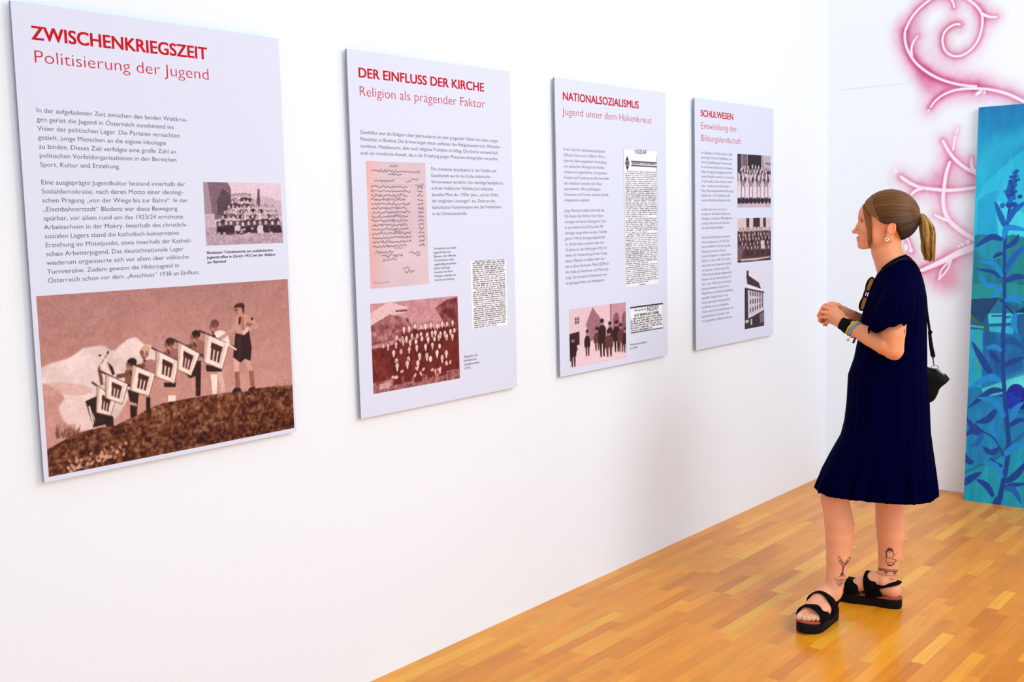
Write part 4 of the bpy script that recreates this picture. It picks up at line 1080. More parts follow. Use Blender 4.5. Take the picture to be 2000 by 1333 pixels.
class Field:
    """signed distance field on a grid, blended from rounded cones and ellipsoids, skinned with surface nets"""
    def __init__(s, lo, hi, h):
        s.lo = np.array(lo, float); s.h = h
        s.n = np.ceil((np.array(hi) - s.lo) / h).astype(int) + 1
        s.f = np.full(s.n, 1.0, np.float32)
        s.ax = [s.lo[i] + h * np.arange(s.n[i]) for i in range(3)]

    def box(s, lo, hi):
        a = np.maximum(0, np.floor((np.asarray(lo) - s.lo) / s.h).astype(int)); b = np.minimum(s.n, np.ceil((np.asarray(hi) - s.lo) / s.h).astype(int) + 1)
        sl = tuple(slice(a[i], b[i]) for i in range(3))
        return sl, s.ax[0][sl[0]][:, None, None], s.ax[1][sl[1]][None, :, None], s.ax[2][sl[2]][None, None, :]

    def join(s, sl, d, k):
        f = s.f[sl]
        if k > 0:
            h = np.maximum(k - np.abs(f - d), 0) / k
            s.f[sl] = np.minimum(f, d) - h * h * k * 0.25
        else:
            s.f[sl] = np.minimum(f, d)

    def cut(s, sl, d, k):
        f = s.f[sl]; d = -d
        h = np.maximum(k - np.abs(f - d), 0) / max(k, 1e-9)
        s.f[sl] = np.maximum(f, d) + h * h * k * 0.25

    def cone(s, a, b, ra, rb, k=0.01, cut=False):
        a = np.asarray(a, float); b = np.asarray(b, float); pad = max(ra, rb) + k + 3 * s.h
        sl, X, Y, Z = s.box(np.minimum(a, b) - pad, np.maximum(a, b) + pad)
        d = b - a; L = d @ d + 1e-12
        t = np.clip(((X - a[0]) * d[0] + (Y - a[1]) * d[1] + (Z - a[2]) * d[2]) / L, 0, 1)
        D = np.sqrt((X - a[0] - t * d[0]) ** 2 + (Y - a[1] - t * d[1]) ** 2 + (Z - a[2] - t * d[2]) ** 2) - (ra + (rb - ra) * t)
        (s.cut if cut else s.join)(sl, D.astype(np.float32), k)

    def chain(s, pts, rad, k=0.01):
        for i in range(len(pts) - 1): s.cone(pts[i], pts[i + 1], rad[i], rad[i + 1], k)

    def ell(s, c, r, k=0.01, rot=None, cut=False):
        c = np.asarray(c, float); r = np.asarray(r, float); pad = r.max() + k + 3 * s.h
        sl, X, Y, Z = s.box(c - pad, c + pad)
        X = X - c[0]; Y = Y - c[1]; Z = Z - c[2]
        if rot is not None:
            m = np.asarray(rot); X, Y, Z = (m[0, 0] * X + m[1, 0] * Y + m[2, 0] * Z, m[0, 1] * X + m[1, 1] * Y + m[2, 1] * Z, m[0, 2] * X + m[1, 2] * Y + m[2, 2] * Z)
        k0 = np.sqrt((X / r[0]) ** 2 + (Y / r[1]) ** 2 + (Z / r[2]) ** 2); k1 = np.sqrt((X / r[0] ** 2) ** 2 + (Y / r[1] ** 2) ** 2 + (Z / r[2] ** 2) ** 2) + 1e-9
        D = k0 * (k0 - 1) / k1
        (s.cut if cut else s.join)(sl, D.astype(np.float32), k)

    def nets(s):
        f = s.f; sg = f < 0
        c = np.zeros(tuple(s.n - 1), np.uint8)
        for i in (0, 1):
            for j in (0, 1):
                for k in (0, 1):
                    c += sg[i:s.n[0] - 1 + i, j:s.n[1] - 1 + j, k:s.n[2] - 1 + k]
        I = np.argwhere((c > 0) & (c < 8))
        idx = np.full(c.shape, -1, np.int32); idx[I[:, 0], I[:, 1], I[:, 2]] = np.arange(len(I))
        off = [(i, j, k) for i in (0, 1) for j in (0, 1) for k in (0, 1)]
        V = np.stack([f[I[:, 0] + o[0], I[:, 1] + o[1], I[:, 2] + o[2]] for o in off], 1)
        acc = np.zeros((len(I), 3)); cnt = np.zeros(len(I))
        for a in range(8):
            for b in range(a + 1, 8):
                if sum(abs(off[a][q] - off[b][q]) for q in range(3)) != 1: continue
                m = (V[:, a] < 0) != (V[:, b] < 0)
                t = np.where(m, V[:, a] / np.where(m, V[:, a] - V[:, b], 1), 0)
                p = np.array(off[a]) + t[:, None] * (np.array(off[b]) - np.array(off[a]))
                acc += p * m[:, None]; cnt += m
        verts = s.lo + s.h * (I + acc / cnt[:, None])
        F = []
        for ax in range(3):
            o1, o2 = (ax + 1) % 3, (ax + 2) % 3
            n0 = [s.n[0], s.n[1], s.n[2]]
            sa = [slice(0, n) for n in n0]; sb = list(sa); sa[ax] = slice(0, n0[ax] - 1); sb[ax] = slice(1, n0[ax])
            E = np.argwhere(sg[tuple(sa)] != sg[tuple(sb)])
            E = E[(E[:, o1] > 0) & (E[:, o2] > 0) & (E[:, o1] < n0[o1] - 1) & (E[:, o2] < n0[o2] - 1)]
            inside = sg[E[:, 0], E[:, 1], E[:, 2]]
            e1 = np.zeros(3, int); e1[o1] = 1; e2 = np.zeros(3, int); e2[o2] = 1
            q = [E - e1 - e2, E - e2, E, E - e1]
            Q = np.stack([idx[p[:, 0], p[:, 1], p[:, 2]] for p in q], 1)
            Q[~inside] = Q[~inside][:, ::-1]
            F.append(Q)
        F = np.concatenate(F)
        F = F[(F >= 0).all(1)]
        return verts, F

    def build(s, name, material, parent=None, relax=1):
        V, F = s.nets()
        for _ in range(relax):           # one light relaxation takes the grid steps out
            a = np.zeros_like(V); n = np.zeros(len(V))
            for i in range(4):
                np.add.at(a, F[:, i], V[F[:, (i + 1) % 4]]); np.add.at(n, F[:, i], 1)
            V = V * .5 + .5 * a / np.maximum(n, 1)[:, None]
        me = bpy.data.meshes.new(name)
        me.vertices.add(len(V)); me.vertices.foreach_set('co', V.astype(np.float32).ravel())
        me.loops.add(F.size); me.loops.foreach_set('vertex_index', F.astype(np.int32).ravel())
        me.polygons.add(len(F)); me.polygons.foreach_set('loop_start', np.arange(0, F.size, 4, dtype=np.int32))
        me.polygons.foreach_set('use_smooth', np.ones(len(F), bool))
        me.update(calc_edges=True)
        if material: me.materials.append(material)
        o = bpy.data.objects.new(name, me); COL.objects.link(o)
        if parent: o.parent = parent
        return o, V


# ---- feet: her own sandals' axes
class Foot:
    def __init__(s, heel, d, medial):
        s.h = np.array([heel[0], heel[1], 0.0]); s.d = np.array([d[0], d[1], 0]) / math.hypot(*d); s.m = np.array([medial[0], medial[1], 0]) / math.hypot(*medial)

    def p(s, a, m, z):
        return s.h + s.d * a + s.m * m + np.array([0, 0, z])


FN = Foot((-0.117, -0.064), (-0.405, -0.913), (-0.913, 0.405))      # left foot, nearer the camera
FF = Foot((0.121, 0.098), (-0.965, 0.264), (-0.264, -0.965))   # right foot


def add_foot(B, F, ankle, k=0.02):
    B.chain([ankle, F.p(.045, 0, .088), F.p(.022, 0, .072)], [.0335, .032, .030], .008)
    B.cone(F.p(.018, 0, .068), F.p(.07, -.004, .064), .027, .024, .02)
    B.chain([F.p(.055, .004, .110), F.p(.095, .006, .098), F.p(.14, .014, .076), F.p(.178, .02, .062)], [.031, .029, .024, .020], .02)
    B.chain([F.p(.07, -.012, .076), F.p(.125, -.02, .068), F.p(.165, -.024, .060)], [.027, .024, .018], .02)
    B.cone(F.p(.172, .018, .060), F.p(.165, -.024, .058), .019, .017, .02)
    for m, a0, a1, r in ((.026, .182, .226, .0125), (.006, .186, .226, .0088), (-.008, .183, .220, .0082), (-.021, .178, .210, .0078), (-.033, .170, .197, .0075)):
        t0 = F.p(a0, m * .95, .060); t1 = F.p((a0 + a1) / 2, m, .062); t2 = F.p(a1, m * 1.02, .054)
        g = min(.004, r)
        B.cone(t0, t1, r * .95, r * .95, .008); B.cone(t1, t2, r * .95, r, .004)


def add_finger(B, pts, r, k=0.0015):
    for i in range(len(pts) - 1):
        B.cone(pts[i], pts[i + 1], r * (1.05 - .1 * i), r * (1.05 - .1 * (i + 1)), k)


def build_body():
    B = Field((-.36, -.30, .03), (.27, .31, 1.66), .003)
    # trunk under the dress
    B.ell(at(1745, 760, 0), (.095, .135, .12), .02)
    B.ell(at(1747, 660, 0), (.085, .105, .15), .02); B.ell(at(1752, 595, 0), (.078, .115, .12), .02)
    B.cone(at(1755, 580, -.115), at(1755, 580, .115), .038, .038, .02)
    B.cone(at(1752, 556, -.09), at(1748, 532, -.03), .030, .042, .015); B.cone(at(1752, 556, .09), at(1748, 532, .03), .030, .042, .015)
    # neck
    B.cone(at(1724, 474, 0), at(1730, 497, 0), .044, .046, .012)
    B.chain([at(1733, 466, 0), at(1731.5, 490, 0), at(1739, 512, 0), at(1750, 545, 0)], [.049, .0530, .0545, .060], .006)
    B.cone(at(1735, 478, -.038), at(1724, 526, -.012), .012, .010, .02); B.cone(at(1735, 478, .038), at(1724, 526, .012), .012, .010, .02)
    # head
    B.ell(at(1736, 424, 0), (.100, .074, .092), .01)
    B.ell(at(1711, 422, 0), (.0640, .063, .060), .012)
    B.ell(at(1707, 448, 0), (.0505, .056, .066), .012)
    B.ell(at(1717, 462, -.03), (.045, .030, .042), .012); B.ell(at(1717, 462, .03), (.045, .030, .042), .012)
    B.ell(at(1689, 467, 0), (.0265, .034, .026), .012)          # muzzle
    B.cone(at(1736, 466, -.054), at(1690, 482, -.018), .013, .010, .014); B.cone(at(1736, 466, .054), at(1690, 482, .018), .013, .010, .014)
    B.cone(at(1682.3, 479.3, -.011), at(1682.3, 479.3, .011), .0140, .0140, .012)
    B.cone(at(1685, 424.5, -.028), at(1685, 424.5, .028), .0085, .0085, .010)          # brow
    B.ell(at(1693, 448, -.034), (.022, .019, .019), .012); B.ell(at(1693, 448, .034), (.022, .019, .019), .012)   # cheeks
    B.chain([at(1682, 430.5, 0), at(1676.5, 441, 0), at(1669.5, 452, 0)], [.0062, .0064, .0072], .008)      # nose
    B.ell(at(1668.4, 452.8, 0), (.0088, .0088, .0076), .004)
    for s_ in (-1, 1):
        B.ell(at(1674.8, 454.6, s_ * .0095), (.0098, .0060, .0062), .004)
        B.cone(at(1671.5, 457.8, s_ * .006), at(1674.5, 458.2, s_ * .007), .0022, .0022, .003, True)
        B.ell(at(1684.5, 432.5, s_ * .031), (.0085, .0135, .0075), .008, None, True)             # eye sockets
        B.ell(at(1690.3, 433, s_ * .030), (.0115, .0132, .0112), .003)                       # lids
    B.ell(at(1677.2, 464.4, 0), (.0092, .0215, .0050), .003); B.ell(at(1678.2, 470.2, 0), (.0090, .0190, .0058), .003)   # lips
    B.cone(at(1672.0, 467.2, -.014), at(1672.0, 467.2, .014), .0012, .0012, .002, True)
    B.ell(at(1694, 447, 0), (.0290, .036, .034), .010)
    # ears
    for s_ in (-1, 1):
        y = s_ * .0775
        ca, sa = math.cos(.25), math.sin(.25)
        R = np.array([[ca, 0, sa], [0, 1, 0], [-sa, 0, ca]])
        B.ell(at(1741, 447.5, y), (.0165, .009, .0255), .006, R)
        B.ell(at(1741.3, 445.5, y + s_ * .009), (.0108, .0085, .0175), .002, R, True)
        B.ell(at(1733.5, 461, y), (.007, .006, .008), .006)
        B.cone(at(1740, 444, y + s_ * .002), at(1738, 455, y + s_ * .003), .003, .003, .004)
    # near (left) arm: hangs down, elbow bent, forearm forward
    L = [at(1754, 588, -.152), at(1749, 618, -.188), at(1744.5, 650, -.205), at(1746, 684, -.205)]
    B.chain(L, [.038, .041, .0415, .0335], .006)
    B.chain([at(1746, 684, -.205), at(1729, 673, -.195), at(1700, 658, -.165), at(1672, 645, -.125), at(1655, 637, -.100)], [.0335, .0385, .0345, .0280, .0250], .004)
    B.cone(at(1748.5, 696, -.206), at(1740, 690, -.206), .011, .016, .015)
    # left hand, back of the hand to the camera
    B.chain([at(1655, 637, -.100), at(1643, 628, -.088), at(1632, 619, -.076)], [.0245, .0225, .020], .015)
    for (a, b, r1, r2) in (((1643, 622, -.088), (1624, 605, -.070), .0145, .0100), ((1641, 627, -.09), (1621, 612, -.074), .0150, .0102), ((1640, 632, -.088), (1620, 620, -.072), .0148, .0096), ((1641, 635, -.082), (1623, 628, -.064), .0130, .0088)):
        B.cone(at(*a), at(*b), r1, r2, .004)
    add_finger(B, [at(1624, 604, -.070), at(1608.5, 600.5, -.062), at(1603.5, 607, -.044), at(1607, 612, -.030)], .0078)
    add_finger(B, [at(1621, 612, -.074), at(1603.5, 609.5, -.066), at(1598.5, 617, -.046), at(1603, 622, -.030)], .0080)
    add_finger(B, [at(1620, 620, -.072), at(1604, 619.5, -.062), at(1600.5, 626, -.042), at(1605, 630, -.028)], .0076)
    add_finger(B, [at(1623, 628, -.064), at(1611, 632, -.056), at(1609.5, 634.5, -.040), at(1614, 635, -.028)], .0068)
    add_finger(B, [at(1645, 616, -.072), at(1630, 601, -.048), at(1617, 597, -.034), at(1608.5, 600, -.026)], .0100, .006)     # thumb over the other hand
    # far (right) arm and hand, the fingers inside the left hand
    R_ = [at(1754, 588, .152), at(1748, 612, .192), at(1738, 668, .200)]
    B.chain(R_, [.044, .0435, .037], .006)
    B.chain([at(1738, 668, .200), at(1718, 655, .165), at(1690, 638, .095), at(1668, 624, .040), at(1657, 617, .018)], [.037, .039, .034, .0275, .0245], .008)
    B.chain([at(1657, 617, .018), at(1645, 610, .004), at(1634, 605, -.006)], [.0235, .0215, .0185], .012)
    for (a, b) in (((1640, 604, .006), (1624, 598.5, -.002)), ((1640, 609, .010), (1622, 606, .004)), ((1641, 614, .012), (1622, 614, .006)), ((1643, 618, .012), (1624, 621, .004))):
        B.cone(at(*a), at(*b), .0140, .0098, .004)
    add_finger(B, [at(1624, 598.5, -.002), at(1611, 596.5, -.004), at(1606, 602, -.016), at(1610, 607, -.026)], .0076)
    add_finger(B, [at(1622, 606, .004), at(1605, 606, .000), at(1601, 612, -.014), at(1606, 616, -.024)], .0078)
    add_finger(B, [at(1622, 614, .006), at(1604, 616, .002), at(1601, 622, -.012), at(1607, 625, -.022)], .0074)
    add_finger(B, [at(1624, 621, .004), at(1610, 625, .000), at(1608, 630, -.012), at(1613, 631, -.020)], .0066)
    add_finger(B, [at(1648, 606, -.006), at(1637, 597, -.022), at(1624, 593.5, -.024), at(1615, 595.5, -.022)], .0098, .006)
    # legs
    B.chain([at(1738, 775, -.075), at(1702, 870, -.084), at(1641, 955, -.096)], [.075, .062, .054], .006)
    B.chain([at(1640, 955, -.096), at(1631, 975, -.098), at(1639, 1022, -.094), at(1640, 1050, -.094), at(1637, 1090, -.098), at(1632.5, 1125, -.102), at(1628, 1152, -.106)], [.054, .0500, .0535, .0515, .0432, .0355, .0340], .006)
    B.ell(at(1617, 973, -.102), (.025, .030, .034), .012)
    B.chain([at(1745, 775, .075), at(1742, 870, .088), at(1737, 950, .100)], [.075, .062, .054], .006)
    B.chain([at(1737, 950, .100), at(1735.5, 975, .102), at(1738.5, 1020, .104), at(1739.5, 1045, .106), at(1737.5, 1080, .110), at(1735, 1108, .114), at(1733, 1132, .118)], [.054, .0515, .0535, .0512, .0430, .0368, .0345], .006)
    add_foot(B, FN, at(1627, 1158, -.107))
    add_foot(B, FF, at(1733, 1136, .118))
    # ankle bones
    B.ell(FN.p(.050, -.032, .098), (.010, .010, .012), .014); B.ell(FF.p(.050, .030, .104), (.010, .010, .012), .014)
    o, V = B.build('body', M['skin'], person)
    # skin colour of its own: lips, brows, knuckles and knees a little redder
    base = s2l((228, 150, 108)); C = np.tile(base, (len(V), 1))

    def blush(c, r, col, a):
        w = np.exp(-(((V - c) / r) ** 2).sum(1))[:, None] * a
        C[:] = C * (1 - w) + s2l(col) * w
    for y in (-.03, .03): blush(at(1692, 452, y), .022, (222, 120, 96), .55)
    blush(at(1669, 453, 0), .012, (226, 128, 100), .6)
    blush(at(1741, 448, -.078), .022, (226, 128, 98), .6)
    blush(at(1672, 464.5, 0), (.012, .024, .0048), (172, 70, 66), 1); blush(at(1673.5, 470, 0), (.012, .022, .0052), (178, 76, 70), 1); blush(at(1673, 467.2, 0), (.012, .026, .0016), (120, 44, 40), .9)
    blush(at(1615, 975, -.11), .05, (216, 110, 78), .45); blush(at(1735, 985, .06), .05, (200, 108, 74), .35)
    blush(at(1745, 698, -.21), .02, (214, 112, 84), .4)
    for q in ((1608, 601, -.064), (1603, 610, -.068), (1604, 620, -.064), (1611, 632, -.058), (1611, 596, -.006)): blush(at(*q), .011, (212, 118, 92), .5)
    for F in (FN, FF):
        for m, a in ((.026, .226), (.006, .226), (-.008, .220), (-.021, .21), (-.033, .197)): blush(F.p(a, m, .055), .012, (226, 140, 120), .6)
        blush(F.p(.01, 0, .06), .03, (226, 140, 120), .5)
    legw = np.clip((.55 - V[:, 2]) / .1, 0, 1)[:, None] * .65
    C[:] = C * (1 - legw) + s2l((226, 162, 128)) * legw
    for y in (-.026, .026): blush(at(1681.5, 425, y), (.010, .014, .0035), (120, 78, 48), .8)
    set_point_colors(o.data, C)
    return o


body = build_body()
bm_ = body.data
BVH = BVHTree.FromPolygons([v.co[:] for v in bm_.vertices], [p.vertices[:] for p in bm_.polygons])


def on_skin(px, py, lift=0.0006):
    d = ray(px, py); dl = np.array([d @ AX_U, d @ AX_A, d[2]])
    h, n, i, t = BVH.ray_cast(Vector(CAM_L), Vector(dl).normalized())
    if h is None: return None
    return np.array(h) + np.array(n) * lift


def ink(name, strokes, width, label=None):
    """tattoo lines laid on the skin"""
    mb = MB()
    for pts in strokes:
        w = width
        if isinstance(pts, tuple): pts, w = pts
        w *= .78
        Q = spline(pts, max(4, len(pts) * 4))
        T = np.gradient(Q, axis=0); T /= np.linalg.norm(T, axis=1, keepdims=True) + 1e-9
        Nn_ = np.stack([-T[:, 1], T[:, 0]], 1) * w / 2
        a = [on_skin(*q) for q in Q + Nn_]; b = [on_skin(*q) for q in Q - Nn_]
        ok = [x is not None and y is not None and np.linalg.norm(x - y) < .02 for x, y in zip(a, b)]
        for i in range(len(Q) - 1):
            if ok[i] and ok[i + 1] and np.linalg.norm(a[i] - a[i + 1]) < .02:
                mb.add([a[i], b[i], b[i + 1], a[i + 1]], [(0, 1, 2, 3)])
    if mb.v:
        o = mb.build(name, M['tattoo'], person)
        if label: o['label'] = label


TL_ = lambda L: [(1540 + x / 4.1656, 940 + y / 4.1656) for x, y in L]
TF_ = lambda L: [(1680 + x / 12.12, 1040 + y / 12.12) for x, y in L]
ink('tattoo', [(TL_([(412, 612), (408, 640), (425, 675), (446, 692)]), 1.5), (TL_([(412, 612), (432, 640), (452, 672)]), 1.2), (TL_([(503, 616), (480, 640), (458, 668), (446, 690)]), 1.5), (TL_([(503, 616), (494, 650), (470, 680), (448, 694)]), 1.3), (TL_([(420, 640), (440, 675)]), 2.6), (TL_([(486, 648), (458, 682)]), 2.6),
               (TL_([(442, 690), (436, 735), (416, 778)]), 1.3), (TL_([(452, 692), (444, 740), (456, 778)]), 1.3), (TL_([(447, 692), (440, 740)]), 1.6), (TL_([(438, 745), (434, 775)]), 5)]
    + [(TL_(L), .9) for L in ([(368, 796), (415, 780), (464, 776)], [(378, 806), (430, 800), (470, 794)], [(384, 812), (420, 808), (458, 812)], [(392, 822), (430, 820)], [(384, 830), (440, 828)], [(410, 836), (450, 832)], [(392, 842), (430, 842)], [(412, 850), (440, 848)], [(400, 856), (430, 858)], [(430, 790), (418, 850)], [(446, 796), (436, 846)])], 1.2, 'whale tail tattoo above the ankle')
ink('tattoo', [(TF_([(640, 470), (650, 410), (700, 385), (750, 410), (770, 470)]), 4), (TF_([(660, 430), (750, 430)]), 4), (TF_([(600, 450), (625, 520), (620, 590)]), 3.2), (TF_([(780, 470), (790, 520), (770, 600)]), 2), (TF_([(880, 490), (840, 520), (810, 560)]), 1), (TF_([(690, 470), (690, 490)]), 1.6), (TF_([(585, 620), (650, 600), (760, 630), (855, 670), (830, 700), (800, 730)]), 1.6), (TF_([(620, 640), (615, 700), (650, 740)]), 1.4), (TF_([(640, 750), (680, 790), (760, 780), (810, 740)]), 2.6), (TF_([(650, 735), (720, 715), (800, 735)]), 1.6), (TF_([(670, 770), (720, 790)]), 3)], 1.4, 'small dark figure tattoo on the shin')
ink('tattoo', [(TF_([(425, 830), (560, 870), (700, 890), (890, 890)]), 1.3), (TF_([(425, 865), (560, 900), (700, 925), (890, 915)]), 2.2), (TF_([(405, 965), (540, 1010), (700, 1035), (870, 1035)]), 1.2)]
    + [(TF_([(x - 40, y - 70), (x, y), (x + 44, y - 66)]), 2) for x, y in ((610, 990), (820, 1000))] + [(TF_([(x, y), (x + 6, y - 26)]), 4) for x, y in ((600, 955), (815, 965))] + [(TF_([(450, 880), (470, 905), (500, 900), (520, 925)]), 2), (TF_([(700, 1105), (740, 1115), (800, 1115)]), 1.8)], 1.4, 'band tattoo around the ankle')
ink('tattoo', [([(1766, 643), (1767, 652)], 2)], 1.4, 'dark mark on the upper arm')

# eyes, toe nails
for s_ in (-1, 1):
    b = bmesh.new(); bmesh.ops.create_uvsphere(b, u_segments=16, v_segments=12, radius=.0112)
    me = bpy.data.meshes.new('eye'); b.to_mesh(me); b.free()
    c = at(1689.5, 433, s_ * .0300)
    me.materials.append(M['eye_white']); me.materials.append(M['iris'])
    for p_ in me.polygons:
        p_.use_smooth = True
        if p_.center.x < -.0062: p_.material_index = 1
    o = bpy.data.objects.new('eye', me); COL.objects.link(o); o.parent = person; o.location = c


def nail(F, m, a, r):
    mb = MB(); R = []
    for i, u in enumerate(np.linspace(-1, 1, 7)):
        R.append([F.p(a - .007 + .013 * v, m + r * .62 * u, .0565 + r * .62 + r * .40 * math.sqrt(max(0, 1 - .8 * u * u)) - .004 * v * v) for v in np.linspace(0, 1, 6)])
    mb.rings(R, closed=False, cap=False)
    mb.build('toenail', M['nail'], person)


for F in (FN, FF):
    for m, a, r in ((.0265, .226, .0125), (.006, .226, .0088), (-.008, .220, .0082), (-.0215, .210, .0078), (-.034, .197, .0075)): nail(F, m, a, r)


# ---- dress
def build_dress():
    rows = [  # front px, back px, half breadth, shoulder drop, fold depth
        ((1718, 530), (1769.5, 499.5), .064, -.012, 0), ((1714, 536), (1774, 501), .076, -.012, 0), ((1711, 542), (1780, 506), .096, -.010, 0), ((1706, 552), (1790, 521), .132, -.008, 0), ((1700, 566), (1800, 546), .162, -.004, .000),
        ((1695, 582), (1806.5, 574), .176, 0, .001), ((1686, 610), (1809, 612), .172, 0, .003), ((1679, 650), (1809.5, 655), .170, 0, .003), ((1669, 700), (1810, 700), .172, 0, .003), ((1658.5, 729), (1810, 729), .176, 0, .002), ((1657.5, 733), (1810.5, 733), .180, 0, .004),
        ((1655, 785), (1814.5, 785), .188, 0, .006), ((1650.5, 823), (1816, 825), .196, 0, .006), ((1643, 850), (1817.5, 850), .202, 0, .004), ((1641, 855), (1818.5, 855), .206, 0, .006), ((1622, 888), (1823, 890), .214, 0, .009), ((1606, 918), (1826, 922), .222, 0, .012), ((1593.5, 949), (1829.5, 964), .228, 0, .014), ((1595.5, 951), (1829, 966), .226, 0, .014)]
    # resample the rows smoothly
    fine = []
    fy = lambda py: -.085 * min(1, max(0, (py - 760) / 150)) ** 1.3      # the near thigh pushes the skirt's front forward
    A = np.array([list(at(*r[0], fy(r[0][1]))) + list(at(*r[1], 0)) + [r[2], r[3], r[4]] for r in rows])
    S = []
    for i in range(len(A) - 1):
        n = 2 if np.linalg.norm(A[i][:3] - A[i + 1][:3]) < .03 else 6
        for t in np.linspace(0, 1, n, endpoint=False): S.append(A[i] * (1 - t) + A[i + 1] * t)
    S.append(A[-1])
    NT = 160
    th = np.linspace(0, 2 * math.pi, NT, endpoint=False)
    rr = np.random.default_rng(5)
    ph = rr.random(12) * 6.28
    fold = sum(a * np.cos(n * th + p) for a, n, p in ((1, 13, ph[0]), (.8, 19, ph[1]), (.7, 26, ph[2]), (.5, 7, ph[3]), (.4, 37, ph[4])))
    fold2 = sum(a * np.cos(n * th + p) for a, n, p in ((1, 15, ph[5]), (.8, 22, ph[6]), (.7, 31, ph[7]), (.5, 9, ph[8]), (.4, 43, ph[9])))
    fold /= 2.2; fold2 /= 2.2
    R = []
    for k, s in enumerate(S):
        f, b = s[:3].copy(), s[3:6]; yo = f[1]; f[1] = 0; c = (f + b) / 2; hv = (b - f) / 2
        hu = np.linalg.norm(hv[:2])
        w = np.clip((s[2] - .55) / .2, 0, 1)
        fl = fold * w + fold2 * (1 - w)
        ring = []
        for j, t in enumerate(th):
            ct, st = math.cos(t), math.sin(t)
            e = 2.0 / (2.15 + .15 * min(1, max(0, (.85 - s[2]) / .25)))
            x = math.copysign(abs(ct) ** e, ct); y = math.copysign(abs(st) ** e, st)
            g = 1 + s[8] / .17 * fl[j] - .0 * abs(ct)
            hem = .006 * fold2[j] if k > len(S) - 3 else 0
            ring.append(c + hv * x * (1 + (g - 1) * (1 - .55 * abs(ct))) + np.array([0, s[6] * y * g + yo * max(0, -ct) ** 1.5, -s[7] * y * y + hem]))
        R.append(ring)
    mb = MB(); mb.rings(R, cap=False)
    o = mb.build('dress', M['dress'], person)

    # flared short sleeves, set into the bodice
    def sleeve(sg):
        rows = [((1757, 545), -.098, .026, .034, 0), ((1757, 550), -.130, .045, .050, 0), ((1755, 565), -.160, .053, .054, .0), ((1750, 588), -.192, .063, .060, .003), ((1744, 612), -.203, .070, .064, .006), ((1737.5, 636), -.210, .0735, .068, .009), ((1737.2, 637), -.210, .071, .066, .009)]
        R = []
        n = 72; tt = np.linspace(0, 2 * math.pi, n, endpoint=False)
        fo = sum(a * np.cos(m * tt + p) for a, m, p in ((1, 5, .8), (.7, 8, 2.1), (.5, 12, .3))) / 1.6
        for k, (q, y, ru, ry, fd) in enumerate(rows):
            c = at(*q, y * sg * -1 * -1) if sg > 0 else at(*q, -y)
            tilt = min(k / 5, 1.0)
            R.append([c + np.array([math.cos(t) * ru * (1 + fd / .06 * fo[j] * .5), math.sin(t) * ry * (1 + fd / .06 * fo[j]), math.cos(t) * ru * .30 * tilt + (fd * 1.0 * fo[j] if k > 3 else 0)]) for j, t in enumerate(tt)])
        m2 = MB(); m2.rings(R, cap=False)
        s_ = m2.build('sleeve', M['dress'], o)
        return s_
    sl = [sleeve(1), sleeve(-1)]
    for q in [o] + sl:
        md = q.modifiers.new('thick', 'SOLIDIFY'); md.thickness = .0022; md.offset = -1
    # dark binding of the neckline
    mb = MB(); ring = np.array(R[1])
    rr_ = [p * 1.0 for p in R[0]]
    mb.tube(np.array(rr_), .0042, 6, loop=True)
    mb.build('neckline_binding', M['black_suede'], o)
    return o


dress = build_dress()


